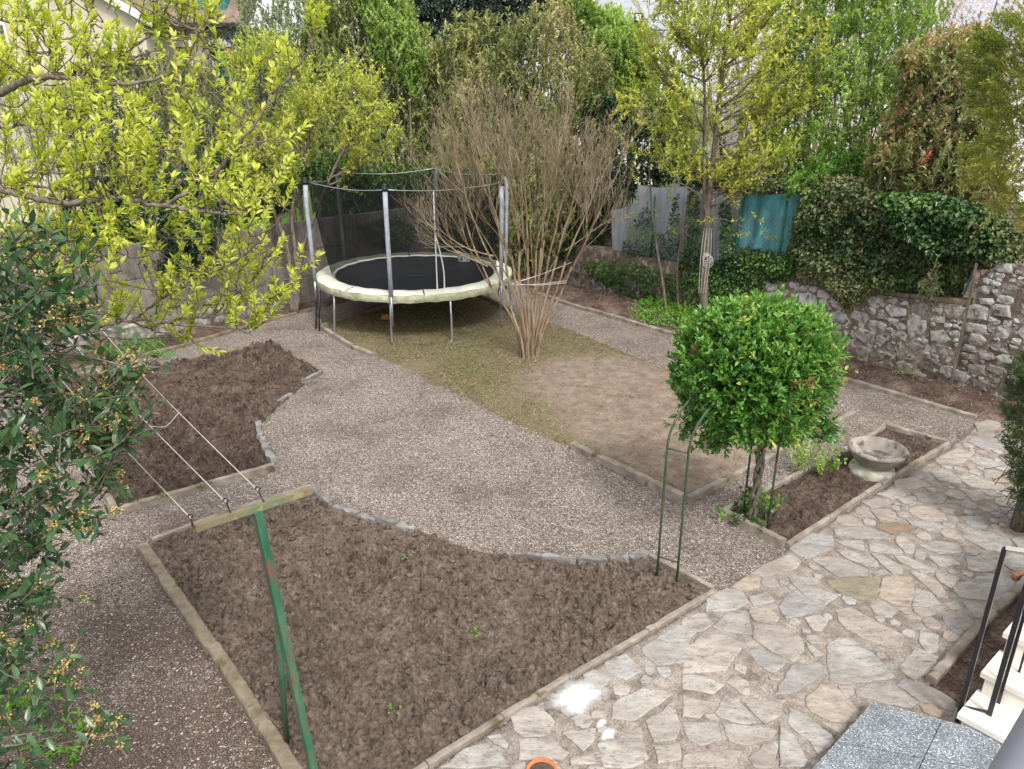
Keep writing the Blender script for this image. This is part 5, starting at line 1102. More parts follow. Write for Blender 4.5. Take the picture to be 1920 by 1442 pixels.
shrub('photinia', 'photinia shrub with olive and reddish young leaves right of the green shrub', 'shrub', [(1690, 100), (1750, 80), (1850, 60), (1880, 200), (1870, 400), (1800, 440), (1720, 380), (1660, 390), (1640, 300), (1690, 200)], 11.9, .7, 1700, .36, 22, .09, .036, 'photinia', up=.6, seed=134, base=1.2, nlimb=16, tc=.5, spread=.9, ts=.2, noisef=.8, tintfn=lambda P, t: np.where(rng.random(len(t)) < .02, .93, np.minimum(t, .74)))
# ivy hedge on the right fence and wall faces
def ivyplane(name, label, poly, off, T, n, lL, leaf, seed, plane=RW, tc=.45, cat='ivy', hang=True):
    reseed(seed); poly = np.asarray(poly, float); lo, hi = poly.min(0), poly.max(0); P2 = rng.uniform(lo, hi, (n*5, 2)); P2 = P2[inpoly(P2, poly)][:n]; m = len(P2)
    e = np.clip(edgedist(P2, poly)/25, .1, 1)**.5; nn = rwn if plane is RW else lwn
    bumpy = .8+1.2*fbm(P2[:, 0]/45, P2[:, 1]/45, seed)
    P = np.array([plane(a, b, off) for a, b in P2]); P[:, :2] -= nn*(rng.random(m)*T*e*bumpy)[:, None]
    D = rng.normal(0, .6, (m, 3))+np.array((*(-nn*.5), -.6 if hang else .3)); mb = MB()
    tn = np.clip(tc+1.6*fbm(P[:, 0]*2.2+P[:, 1], P[:, 2]*3, seed+3, 3)+rng.normal(0, .13, m), 0, 1); leaves(mb, P, D, lL*rng.uniform(.6, 1.2, m), lL*rng.uniform(.6, 1., m), tn, 0, .12, 0, .1)
    c = P.mean(0); t = thing(name, (c[0], c[1], P[:, 2].min()), label, cat); mb.build('leaves', LM[leaf], t)
    st_ = MB(); 
    for k in range(max(6, m//600)):
        a = P[rng.integers(m)].copy(); a[:2] = a[:2]+nn*.05; b5 = a+np.array((*(rwu if plane is RW else lwu), 0))*rng.normal(0, .3)+(0, 0, -rng.uniform(.2, .5)); st_.tube(smooth([a, (a+b5)/2+rng.normal(0, .04, 3), b5], 4), .006, 4, cap=False)
    st_.build('branches', M['barkdark'], t); return t
ivyplane('ivy', 'dark ivy thicket covering the fence right of the teal sheet', [(1395, 340), (1480, 330), (1620, 330), (1720, 370), (1860, 380), (1930, 430), (1930, 500), (1830, 500), (1800, 560), (1700, 545), (1600, 525), (1500, 490), (1480, 470), (1505, 365), (1400, 366)], .3, .55, 19000, .07, 'ivybrown', 141, tc=.42)
ivyplane('ivy', 'glossy larger leaved dark ivy between photinia and rubble wall', [(1640, 360), (1760, 360), (1870, 400), (1850, 480), (1760, 490), (1680, 440)], .0, .35, 4500, .085, 'ivy', 142, tc=.46)
ivyplane('ivy', 'green ivy mat falling over the low wall in front of the grey screens', [(1096, 478), (1200, 486), (1290, 505), (1380, 478), (1400, 462), (1500, 478), (1518, 500), (1470, 530), (1440, 560), (1400, 600), (1300, 585), (1230, 590), (1170, 555), (1110, 520)], .12, .4, 14000, .058, 'ivy2', 143, tc=.42)
ivyplane('ivy', 'ivy strands climbing up the grey screens beside the roped tree', [(1292, 350), (1310, 350), (1320, 500), (1350, 500), (1350, 380), (1372, 380), (1382, 480), (1400, 480), (1400, 560), (1280, 560), (1270, 480), (1286, 470)], .0, .15, 4200, .055, 'ivy', 144, tc=.6)
ivyplane('ivy', 'thin ivy creeping over the large light grey screen', [(1200, 400), (1216, 380), (1226, 430), (1250, 440), (1262, 370), (1276, 360), (1276, 470), (1240, 500), (1160, 490), (1180, 420)], .06, .12, 1500, .05, 'ivy', 145, tc=.6)
ivyplane('ivy', 'ivy tongue hanging down over the left part of the rubble wall', [(1500, 498), (1560, 505), (1640, 520), (1720, 540), (1640, 548), (1610, 572), (1592, 585), (1572, 560), (1540, 535), (1500, 520)], .0, .25, 3600, .05, 'ivybrown', 146, tc=.45)
ivyplane('ivy', 'small green ivy patches on the inside of the left concrete wall near the net', [(660, 420), (740, 400), (780, 430), (760, 470), (700, 460)], .02, .2, 900, .06, 'ivy2', 147, plane=LW, tc=.4)
shrub('young_plant', 'small plant with red young leaves at the top of the rubble wall', 'plant', [(1724, 530), (1745, 510), (1750, 480), (1760, 520), (1765, 550), (1730, 555)], 10.4, .12, 26, .2, 9, .07, .03, 'photinia', up=1, seed=148, base=1.25, nlimb=3, lr=.006, tc=.55, taper=12)
# golden cypress, upper right
def sprays(name, label, cat, poly, Y, T, n, leaf, seed, L=.3, k=60, lL=.035, tc=.5, droop=-.1, base=1.9, barkm='bark', R=2.0, taper=60, up=.5, tsd=.08, toff=0):
    reseed(seed); P = polypts(poly, n, Y, T, taper); t = thing(name, (P[:, 0].mean(), Y, base), label, cat); fol, tw = MB(), MB(); ax = P.mean(0)
    for i in range(n):
        out = unit((P[i]-ax)*(1, 1, .15)+rng.normal(0, .2, 3)+np.array((0, -.2, 0))); d = unit(out+np.array((0, 0, up)))
        s = unit(np.cross(d, (0, 0, 1.))+rng.normal(0, .5, 3)); m = k; u = rng.random(m)**.7; v = rng.uniform(-1, 1, m)
        q = P[i]+d*(u*L)[:, None]+s*(v*L*.42*(1.1-u))[:, None]+np.array((0, 0, 1))*(droop*(u**2)*L)[:, None]+rng.normal(0, .008, (m, 3))
        D = unit(d*.8+s*(v*.9)[:, None]+rng.normal(0, .2, (m, 3)))
        tt = np.clip(tc+1.2*fbm(P[i:i+1, 0]*2.2, P[i:i+1, 2]*2.2, seed)[0]+.25*(u-.5)+rng.normal(0, tsd, m), 0, 1); leaves(fol, q, D, lL*rng.uniform(.7, 1.3, m), lL*.34, tt, 0, .15)
        if i % 3 == 0: tw.tube([P[i]-d*.25, P[i]+d*L*.8], (.005, .002), 3, cap=False)
    lo_ = P[:, 2].min(); ax = ax+(toff, 0, 0); tw.tube([(ax[0], Y+.1, base-.1), (ax[0], Y+.1, (lo_+P[:, 2].max())/2), (ax[0]+.05, Y+.1, P[:, 2].max()-.1)], (.07, .05, .01), 8)
    fol.build('foliage', LM[leaf], t); tw.build('trunk', M[barkm], t); return t
sprays('golden_cypress', 'golden green feathery cypress at the upper right edge', 'conifer', [(1860, 90), (1900, 50), (1990, 20), (2080, 200), (2060, 430), (1990, 450), (1900, 410), (1850, 350), (1845, 300), (1870, 230), (1850, 160)], 8.6, .55, 900, 'gold', 151, L=.27, k=64, lL=.042, base=0, tc=.6, toff=.9)
sprays('clipped_conifer', 'dark clipped conifer column at the right edge beside the flagstone path', 'conifer', [(1915, 690), (1960, 665), (2010, 690), (2030, 850), (2010, 980), (1960, 1000), (1925, 965), (1903, 890), (1900, 790)], 6.35, .38, 1500, 'column', 152, L=.1, k=44, lL=.022, base=0, tc=.42, taper=40)

# ================================================================== BARE MULTI-STEM TREE
reseed(161); B = G(993, 672); bt = thing('bare_tree', tuple(B), 'leafless vase shaped tree with many tan stems on the lawn beside the trampoline', 'tree'); st_, tw = MB(), MB()
targets = [(905, 500), (930, 505), (945, 470), (960, 480), (975, 470), (990, 465), (1005, 470), (1015, 465), (1030, 480), (1045, 480), (1060, 490), (1072, 500), (985, 450), (1020, 450)]
n = 0
def branchout(p, d, L, r, lvl):
    global n
    seg = 7 if lvl < 2 else 4
    c = curve(p, d, L, seg, (0, 0, .5 if lvl < 3 else .6), .075+.02*lvl)
    rr = np.linspace(r, max(r*.42, .0026), seg+1); (st_ if lvl < 1 else tw).tube(c, rr, 7 if lvl < 1 else (5 if lvl < 2 else 3), cap=lvl < 1)
    if c[-1][2] > 4.15 or lvl >= 4: return
    kids = [5, 6, 4, 2][lvl]
    for k in range(kids):
        t = np.array([rng.uniform(.3, .98)]); q, dd = interp(c, t); dd = dd[0]
        out = rng.normal(0, 1, 3); out -= dd*(out@dd); out = unit(out)
        a = math.radians(rng.uniform(12, 38)); nd = unit(dd*math.cos(a)+out*math.sin(a)+np.array((0, 0, .10)))
        branchout(q[0], nd, L*rng.uniform(.42, .72)*(1.05-.3*t[0]), r*.5*(1-.3*t[0]), lvl+1)
for i, (px, py) in enumerate(targets):
    dy = rng.uniform(-.35, .35); p0 = B+np.array(((px-990)*.0014, dy*.25, -.03)); p2 = AY(px, py, B[1]+dy)
    mid = p0*.5+p2*.5; mid[0] = p0[0]+(p2[0]-p0[0])*.35+rng.normal(0, .015); mid[1] = p0[1]+(p2[1]-p0[1])*.35
    q1 = p0*.75+p2*.25; q1[0] = p0[0]+(p2[0]-p0[0])*.12; c = smooth([p0, q1, mid, p0*.25+p2*.75+rng.normal(0, .015, 3), p2], 5); r0 = rng.uniform(.015, .027)
    st_.tube(c, np.linspace(r0*1.15, r0*.8, len(c))*(1+.12*np.sin(np.arange(len(c))*1.9+i)), 8, cap=False)
    d = unit(np.array(((p2[0]-B[0])*.95-.03, dy*1.1, 1.1))); branchout(p2, d, rng.uniform(1.4, 1.8), r0*.8, 0)
    if i % 2 == 0: branchout(c[-6], unit(d+rng.normal(0, .16, 3)), 1.5, r0*.5, 0)
for (px, py, tx, tz) in ((925, 480, -1.5, .45), (935, 500, -1.25, .5), (1060, 470, 1.0, .9), (915, 500, -1.3, .3)):
    branchout(AY(px, py, B[1]+rng.uniform(-.2, .2)), unit(np.array((tx, rng.uniform(-.4, .4), tz))), 1.25, .013, 1)
MB_ = MB(); st_.lathe([(.11, -.03), (.095, .05), (.05, .10), (.001, .13)], B, 12)
st_.build('trunk', M['barktan'], bt); tw.build('branches', M['twig'], bt)
rp = MB(); A, C1, C2 = AY(960, 532, B[1]-.25), AY(1062, 530, B[1]-.2), AY(1072, 492, B[1]-.1)
for p, q, s in ((A, C1, .01), (A+(0, 0, -.02), C1+(0, 0, .03), .0), (A+(.01, 0, .01), C2, .0), (A, AY(1040, 505, B[1]-.25), -.01), (AY(945, 533, B[1]-.1), A, 0)): rp.tube(smooth([p, (p+q)/2-(0, 0, .02+s), q], 4), .0042, 4, cap=False)
tag(rp.build('rope_tie', M['rope'], origin=tuple(A)), 'pale rope tied round the stems of the leafless tree', 'rope')

# ================================================================== ROUND CLIPPED BUSH
reseed(171); B = G(1408, 985); tb = thing('round_bush', tuple(B), 'round clipped bright green bush on a twisted trunk beside the green arch', 'bush')
C = AY(1416, 697, B[1]-.38); fol, tw = MB(), MB()
n = 2500; d = rdir(n); rad = np.where(d[:, 2] > 0, 1, .92); Rx, Rz = .715, .655
lum = 1+.07*fbm(d[:, 0]*3+d[:, 1]*2, d[:, 2]*3+d[:, 1], 4)*2
P = C+d*np.array((Rx, Rx*.95, Rz))*(lum*rng.uniform(.80, .97, n)**1)[:, None]; P[:, 2] = np.maximum(P[:, 2], C[2]-.55)
rt = np.clip((d@unit(np.array((.62, -.55, -.35)))-.55)/.35, 0, 1)   # sparse yellowing patch low on the right
keep = rng.random(n) > rt*.5; P, d, rt = P[keep], d[keep], rt[keep]; n = len(P)
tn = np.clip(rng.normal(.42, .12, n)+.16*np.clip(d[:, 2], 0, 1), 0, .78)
sick = rng.random(n) < (.012+.33*rt); tn = np.where(sick, rng.uniform(.80, 1, n)**1.1, tn)
shoots(fol, tw, P-d*.1, unit(d+rng.normal(0, .35, (n, 3))+(0, 0, .2)), .16, 13, .062, .028, tn, detail=1, spread=.9, tw_r=.0025, tvar=.06, tipbias=.6, droop=.1)
# leafy fill inside the shell, and hanging tufts
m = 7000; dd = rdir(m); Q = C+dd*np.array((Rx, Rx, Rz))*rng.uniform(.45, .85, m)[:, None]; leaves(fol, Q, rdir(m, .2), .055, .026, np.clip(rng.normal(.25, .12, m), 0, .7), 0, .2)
for (px, py, k) in ((1335, 825, 40), (1350, 818, 30), (1290, 800, 30), (1540, 800, 36), (1550, 800, 20), (1470, 808, 40), (1400, 812, 40), (1440, 812, 30), (1500, 808, 30)):
    q = AY(px, py, B[1]-.38)+rng.normal(0, .045, (k, 3)); shoots(fol, tw, q, rdir(k, -.1), .12, 9, .055, .026, np.clip(rng.normal(.4, .2, k), 0, .95), detail=1, updir=0)
fol.build('foliage', LM['box'], tb)
for ph in (0, 2.2, 4.1):
    z = np.linspace(-.03, C[2]-.35, 26); tw.tube(np.c_[B[0]+.03*np.cos(z*9+ph)+.01*z, B[1]+.03*np.sin(z*9+ph), z], .021-.004*z/1.5, 7)
for k in range(16):
    q = P[rng.integers(n)]; a = np.array((B[0], B[1], C[2]-.45+rng.uniform(-.15, .2))); tw.tube(smooth([a, (a+q)/2+(0, 0, -.1), q], 5), np.linspace(.014, .004, 11), 5, cap=False)
tw.build('trunk', M['bark'], tb)
# small plants --------------------------------------------------------
def tuft(name, label, cat, c, R, h, n, nl, lL, lW, leaf, seed, up=1.5, detail=0, kind=None):
    reseed(seed); c = np.array(c, float); a = rng.random(n)*6.283; r = R*np.sqrt(rng.random(n)); P = np.c_[c[0]+r*np.cos(a), c[1]+r*np.sin(a), np.full(n, c[2])]
    D = unit(np.c_[np.cos(a)*r/R, np.sin(a)*r/R, np.full(n, up)]+rng.normal(0, .25, (n, 3))); fol, tw = MB(), MB(); shoots(fol, tw, P, D, h, nl, lL, lW, np.clip(rng.normal(.5, .2, n), 0, 1), tw_r=.003, detail=detail, start=.25)
    t = thing(name, tuple(c), label, cat); fol.build('leaves', LM[leaf], t); tw.build('branches', M['bark'], t); return t
tuft('small_shrub', 'small fresh green shrub between the round bush and the stone bowl', 'shrub', G(1523, 888), .17, .36, 46, 16, .04, .028, 'fresh', 181)
tuft('ivy_sprig', 'leafy green weeds round the foot of the twisted trunk', 'plant', G(1405, 978), .2, .16, 26, 8, .06, .045, 'ivy2', 182, 1.)
tuft('ivy_sprig', 'green leaves climbing the lower part of the twisted trunk', 'plant', G(1420, 985)+(0, 0, .12), .09, .26, 12, 10, .06, .05, 'ivy2', 183, 2.)
tuft('seedling', 'small pale leaved seedling in the strip in front of the rubble wall', 'plant', G(1690, 712), .12, .2, 16, 8, .05, .025, 'olive', 184, 1.2)
tuft('seedling', 'tiny green plant at the left end of the rubble wall strip', 'plant', G(1660, 640), .08, .35, 8, 6, .035, .02, 'hornbeam', 185, 3)
tuft('leafy_weed', 'low leafy weed on the gravel edge beneath the laurel at the bottom left', 'plant', G(120, 1410), .16, .12, 26, 8, .06, .02, 'cover', 186, 1)
tuft('leafy_weed', 'green weed tuft in the soil below the lowest laurel leaves', 'plant', G(60, 1330), .2, .14, 26, 8, .06, .02, 'cover', 187, 1)
reseed(188)
for k, (px, py) in enumerate(((1672, 690), (1706, 690), (1712, 650))):
    a = G(px, py+8); tag(MB().tube(smooth([a, a+(rng.normal(0, .03), 0, .25), a+(rng.normal(0, .08), .02, .5)], 4), .006, 5).build('bare_sapling', M['barkdark'], origin=tuple(a)), ['thin bare stem left of the pale seedling by the rubble wall', 'thin dark bare stem right of the pale seedling by the rubble wall', 'short twiggy stem just behind the pale seedling'][k], 'stem')
def patchcover(name, label, polypx, n, lL, lW, leaf, seed, h=.12, up=.6, L=.08, nl=8, cat='plant', detail=0, z=.1):
    reseed(seed); poly = G2(polypx); lo, hi = poly.min(0), poly.max(0); P = rng.uniform(lo, hi, (n*6, 2)); P = P[inpoly(P, poly)][:n]; k = len(P); e = np.clip(edgedist(P, poly)/.25, .2, 1)
    fol = MB(); shoots(fol, None, np.c_[P, z*.3+rng.random(k)*h*e], unit(rdir(k)+(0, 0, up)), L, nl, lL, lW, np.clip(.5+1.3*fbm(P[:, 0]*4, P[:, 1]*4, seed)+rng.normal(0, .1, k), 0, 1))
    o = fol.build(name, LM[leaf]); return tag(o, label, cat, kind='stuff')
patchcover('ground_cover', 'bright green low ground cover round the sapling feet behind the round bush', [(1172, 588), (1200, 572), (1225, 560), (1290, 575), (1330, 600), (1320, 640), (1262, 622), (1200, 606)], 900, .05, .035, 'cover', 191)
# grass clump of long blades by the left wall
reseed(192); P = []; c0 = G(255, 660); t = thing('grass_clump', tuple(c0), 'clump of long bright green blades at the foot of the left wall', 'grass'); mb = MB()
for k in range(520):
    q = G(rng.uniform(185, 312), 0+rng.uniform(640, 672)); d = unit(np.array((rng.normal(-.3, .8), rng.normal(0, .5), 1.))); l = rng.uniform(.2, .4); c = curve(q, d, l, 5, (rng.normal(-.8, .8), rng.normal(-.2, .5), -1.3), .05)
    s = unit(np.cross(d, (0, 0, 1.))); w = np.linspace(.008, .001, 6)[:, None]; V = np.stack((c-s*w, c+s*w), 1).reshape(-1, 3); mb.add(V, np.array([(2*i, 2*i+1, 2*i+3, 2*i+2) for i in range(5)]), 0, rng.random())
mb.build('blades', LM['grass'], t)

for k, (px, py, l) in enumerate(((768, 1056, 'tiny green seedling in the upper middle of the front soil bed'), (742, 1347, 'tiny green shoot near the lower middle of the front soil bed'), (895, 1205, 'single pale green leaf lying near the centre of the front soil bed'))):
    tuft('seedling', l, 'plant', G(px, py)+(0, 0, .07), .03, .035, 5-k, 4, .032, .014, 'cover', 200+k, .7)
# ================================================================== NEAR YELLOW GREEN TREE (left)
reseed(201)
tr0 = np.array((-5.6, 4.3, 0)); nt_ = thing('tree', tuple(tr0), 'near yellow green tree whose long leafy branches reach in from the left edge', 'tree')
fol, tw, tk = MB(), MB(), MB()
tk.tube(smooth([tr0-(0, 0, .05), tr0+(.1, 0, 1.2), tr0+(-.05, 0, 2.4), tr0+(.1, 0, 3.4), tr0+(0, 0, 4.6)], 6), np.linspace(.14, .05, 25), 12)
BR = [
 ([(-260, 330), (-60, 210), (0, 175), (45, 152), (100, 143), (150, 131), (205, 124), (250, 118)], 4.35, .026),
 ([(100, 143), (160, 152), (240, 156), (310, 140), (350, 108), (372, 66), (385, 30)], 4.4, .012),
 ([(-260, 420), (-60, 352), (0, 356), (40, 364), (110, 379), (170, 375), (230, 371), (300, 385), (360, 392), (430, 402), (470, 398)], 4.1, .021),
 ([(0, 335), (60, 322), (130, 322), (180, 308), (235, 297)], 4.3, .010),
 ([(300, 385), (370, 350), (420, 308), (465, 250), (510, 190), (545, 140), (575, 100), (592, 62)], 4.15, .011),
 ([(20, 362), (50, 350), (100, 352), (150, 362), (172, 375)], 4.15, .010),
 ([(-260, 640), (-40, 622), (70, 605), (130, 612), (200, 608), (260, 599), (300, 604), (400, 614), (470, 616), (498, 604)], 4.5, .014),
 ([(-100, 520), (60, 553), (130, 570), (200, 590), (270, 612), (340, 635), (362, 640)], 4.6, .010),
 ([(250, 600), (300, 562), (340, 540), (400, 510), (460, 478), (508, 430), (530, 400)], 4.5, .009),
 ([(300, 604), (400, 592), (460, 570), (520, 533), (556, 514)], 4.45, .008),
 ([(-200, 470), (0, 460), (60, 470), (130, 440), (190, 400), (230, 365)], 4.6, .010),
 ([(180, 382), (200, 430), (220, 445)], 4.1, .007), ([(160, 150), (163, 100), (170, 50), (176, -10)], 4.4, .008),
 ([(100, 143), (95, 100), (80, 70), (60, 40)], 4.4, .008), ([(-100, 90), (0, 118), (50, 150), (90, 190)], 4.7, .009),
 ([(-150, 250), (0, 240), (90, 230), (170, 215), (240, 220)], 4.9, .010), ([(300, 385), (330, 330), (345, 280), (340, 220), (360, 160)], 4.3, .008),
 ([(360, 392), (400, 340), (430, 290), (470, 270), (520, 265)], 4.3, .008), ([(430, 402), (480, 380), (510, 350)], 4.1, .006),
 ([(230, 371), (270, 420), (330, 450), (400, 440), (450, 430)], 4.4, .007), ([(205, 124), (260, 80), (300, 40), (330, -20)], 4.5, .008),
 ([(-120, 20), (0, 40), (60, 30), (130, 10)], 4.6, .009), ([(400, 592), (430, 560), (480, 520), (500, 480)], 4.5, .006), ([(260, 599), (330, 575), (380, 570)], 4.6, .006),
 ([(-200, 560), (0, 520), (70, 500), (150, 490), (220, 470)], 4.3, .010), ([(385, 560), (440, 545), (500, 570), (520, 560)], 4.4, .006)]
allp = []
for pts, dep, r in BR:
    k = len(pts); dd = dep+rng.normal(0, .03, k).cumsum()*1.2
    S = smooth([AY(a, b, dd[i]) for i, (a, b) in enumerate(pts)], 6); S = S+rng.normal(0, .005, S.shape)
    tk.tube(S, np.linspace(r, max(r*.35, .0032), len(S)), 7, cap=False); allp.append(S)
AP = np.vstack([s[6:] for s in allp])
def shootY(p, d, L, tint, nl=None):
    c = curve(p, d, L, 5, (0, 0, .55), .10); tw.tube(c, np.linspace(.0042, .0016, 6), 4, cap=False)
    w = max(4, int(L/.027)); t = np.repeat(.08+.92*(np.arange(w)+.6)/w, 4)+rng.normal(0, .012, w*4); m = len(t); q, dd = interp(c, t)
    side = unit(np.cross(dd, rdir(m))); D = unit(dd*.75+side*rng.uniform(.5, 1.1, m)[:, None]); sz = .055*rng.uniform(.55, 1.15, m)*(1.1-.35*t)
    leaves(fol, q, D, sz, sz*.36, np.clip(tint+.26*(t-.5)+rng.normal(0, .1, m), 0, 1), 0, .16, 1, .22)
    # crown of bigger upright leaves at the tip
    m = 6; D = unit(np.repeat(dd[-1:], m, 0)+.55*rdir(m)); leaves(fol, np.repeat(c[-1:], m, 0), D, .055*rng.uniform(.7, 1.1, m), .02, np.clip(tint+.22+rng.normal(0, .07, m), 0, 1), 0, .16, 1, .1)
for S in allp:
    Ls = np.linalg.norm(np.diff(S, axis=0), axis=1).sum(); vis = int(Ls/.12)
    for k in range(vis):
        t = rng.uniform(.12, 1.); q, d = interp(S, np.array([t])); up = np.array((rng.normal(.1, .35), rng.normal(0, .45), 1.)); shootY(q[0], unit(d[0]*rng.uniform(.2, .9)+up*rng.uniform(.3, 1.)), rng.uniform(.10, .30), rng.normal(.5, .12))
    shootY(S[-1], unit(S[-1]-S[-3]), .16, .6)
zones = [([(-40, 0), (140, 20), (380, -60), (400, 60), (360, 120), (200, 130), (60, 150), (-40, 160)], 78, 4.5), ([(-40, 190), (90, 180), (330, 215), (420, 330), (300, 360), (120, 350), (-40, 350)], 60, 4.4),
         ([(150, 210), (300, 195), (420, 140), (470, 300), (500, 380), (420, 400), (300, 380), (200, 330)], 34, 4.2), ([(-40, 360), (150, 380), (300, 400), (360, 440), (300, 520), (120, 520), (-40, 470)], 50, 4.3),
         ([(330, 400), (480, 390), (530, 420), (420, 520), (350, 560), (330, 480)], 18, 4.4), ([(-40, 480), (120, 500), (200, 560), (100, 640), (-40, 620)], 25, 4.6), ([(380, 520), (500, 480), (520, 560), (480, 620), (380, 610)], 16, 4.5)]
for poly, n, Y in zones:
    P = polypts(poly, n, Y, .55, 20)
    for q in P:
        dd = np.linalg.norm(AP-q, axis=1)+1.5*(AP[:, 2] > q[2]); a = AP[np.argmin(dd)]; 
        if np.linalg.norm(q-a) > .15: tw.tube(smooth([a, a*.5+q*.5+np.array((0, 0, -.04))+rng.normal(0, .02, 3), q], 4), np.linspace(.0045, .003, 9), 4, cap=False)
        shootY(q, unit(np.array((rng.normal(.15, .4), rng.normal(0, .4), 1.))), rng.uniform(.12, .30), rng.normal(.52, .14))
fol.build('foliage', LM['yellow'], nt_); tw.build('branches', M['bark'], nt_); tk.build('trunk', M['bark'], nt_)

# ================================================================== NEAR LAUREL (left)
reseed(211)
LB = G(-60, 1380); lb = thing('laurel', tuple(LB), 'near dark green laurel with small creamy flower clusters at the left edge', 'laurel'); fol, tw, fl = MB(), MB(), MB()
def laurel(poly, n, Y, T, tl=.35, fp=.28):
    P = polypts(poly, n, Y, T, 30)
    for q in P:
        d = unit(np.array((rng.normal(.45, .5), rng.normal(-.15, .5), rng.uniform(-.1, .9)))); L = rng.uniform(.14, .3); p0 = q-d*L*.5; c = curve(p0, d, L, 4, (0, 0, .25), .1); tw.tube(c, np.linspace(.005, .002, 5), 4, cap=False)
        m = int(rng.uniform(6, 11)); t = np.linspace(.1, 1, m); pp, dd = interp(c, t); s = unit(np.cross(dd, rdir(1)[0])); s[::2] *= -1; D = unit(dd*.7+s*.8+rng.normal(0, .25, (m, 3))); sz = .074*rng.uniform(.65, 1.15, m)
        leaves(fol, pp, D, sz, sz*.40, np.clip(rng.normal(tl, .17, m), 0, 1), 0, .1, 1, .1)
        if rng.random() < fp:
            for u in rng.uniform(.3, .95, 3):
                g, _ = interp(c, np.array([u])); k = 12; Q = g[0]+rng.normal(0, .012, (k, 3)); leaves(fl, Q, rdir(k), .013, .012, np.clip(rng.normal(.5, .25, k), 0, 1), 0, .3)
laurel([(-150, 430), (20, 445), (90, 440), (110, 520), (130, 640), (200, 690), (240, 760), (190, 860), (180, 930), (110, 1000), (110, 1120), (80, 1260), (20, 1300), (-150, 1300)], 430, 3.25, .42)
laurel([(-150, 600), (60, 640), (140, 760), (120, 900), (60, 1050), (60, 1250), (-150, 1300)], 240, 3.6, .3, .22, .1)
laurel([(180, 660), (250, 680), (310, 690), (270, 720), (200, 740), (170, 700)], 12, 3.2, .1, .5, .9)
laurel([(150, 730), (230, 750), (270, 790), (230, 860), (150, 850)], 34, 3.2, .15, .4, .6)
laurel([(170, 860), (220, 870), (240, 910), (180, 930)], 8, 3.2, .1, .4, .6)
laurel([(60, 540), (120, 550), (150, 600), (90, 640)], 16, 3.1, .12, .45, .6)
laurel([(120, 940), (190, 960), (200, 985), (110, 1010)], 9, 3.1, .1, .3, .6)
laurel([(-150, 1290), (40, 1290), (90, 1340), (130, 1400), (60, 1442), (-150, 1500)], 70, 2.75, .3, .3, .25)
laurel([(100, 1240), (150, 1260), (140, 1300), (90, 1290)], 5, 2.9, .06, .5, .8)
laurel([(180, 1345), (230, 1350), (225, 1395), (160, 1400)], 6, 2.8, .06, .35, .9)
for k in range(22):
    q = polypts([(-100, 450), (60, 450), (200, 750), (120, 1000), (60, 1250), (-100, 1250)], 1, 3.3, .3, 30)[0]; a = np.array((LB[0]-.35+rng.normal(0, .12), 3.25+rng.normal(0, .12), max(0, q[2]-rng.uniform(.6, 1.4)))); tw.tube(smooth([a, (a+q)/2+rng.normal(0, .06, 3), q], 5), np.linspace(.013, .004, 11), 5, cap=False)
for k in range(5): tw.tube(smooth([(LB[0]-.35+.08*k, 3.2+.06*k, -.05), (LB[0]-.4+.1*k, 3.25, 1.5), (LB[0]-.4+.1*k, 3.3, 3.2)], 5), np.linspace(.03, .01, 11), 6)
for pts in ([(60, 660), (160, 668), (250, 690), (300, 688)], [(40, 1010), (120, 985), (180, 930), (190, 900)], [(30, 1440), (100, 1400), (160, 1385), (215, 1378)]):
    tw.tube(smooth([AY(a, b, 3.2 if b < 1200 else 2.8) for a, b in pts], 5), .0045, 5, cap=False)
fol.build('foliage', LM['laurel'], lb); tw.build('branches', M['bark'], lb); fl.build('flowers', LM['cream'], lb)

# ================================================================== HOUSES
M['stucco'] = mat('beige_stucco', [(.42, .36, .29), (.52, .455, .375), (.6, .53, .45)], 1.6, .95, .3, .01, 30)
M['greywall'] = mat('grey_stone_wall', [(.20, .175, .15), (.34, .30, .26), (.46, .42, .37)], 3, .95, .6, .03, 9)
M['tile'] = mat('brown_tile', [(.13, .09, .07), (.2, .14, .11), (.27, .2, .165)], 5, .9, .6, .03, 14)
M['slateroof'] = mat('slate_roof', [(.22, .23, .26), (.30, .31, .345), (.37, .38, .42)], 2, .6, .4, .02, 10, stretch=(1, 1, 4))
M['whitewall'] = mat('white_render', [(.62, .60, .58), (.74, .72, .70)], 3, .9, .2)
M['shutter'] = mat('teal_shutter', [(.03, .13, .14), (.05, .2, .21)], 6, .6, .3, stretch=(1, 1, 6))
M['glass'] = mat('window_glass', [(.04, .05, .06), (.09, .1, .11)], 3, .1, 0, spec=.6)
def slab(mb, P, n, th, mi=0):
    P = np.array(P, float); n = np.array(n, float)*th; k = len(P); V = np.vstack((P, P+n)); mb.add(V, [tuple(range(k))[::-1], tuple(range(k, 2*k))]+[(i, (i+1) % k, (i+1) % k+k, i+k) for i in range(k)], mi)
reseed(221)
Yh = 23.; g = lambda a, b: AY(a, b, Yh)
hh = thing('house', tuple((g(50, 200)[0], Yh, 0)), 'beige rendered house with brown tiled roof and teal shuttered windows at the top left', 'house')
xa, xr, xb = g(-420, 0)[0], g(-20, 0)[0], g(300, 0)[0]; ze = g(262, 40)[2]; zr_ = ze+(g(262, 0)[0]-xr)*.55
mb = MB(); face = [(xa, Yh, .0), (g(262, 0)[0], Yh, .0), (g(262, 0)[0], Yh, ze), (xr, Yh, zr_), (xa, Yh, ze)]; slab(mb, face, (0, 1, 0), 7.5); mb.build('wall', M['stucco'], hh)
rf = MB(); xe = g(262, 0)[0]
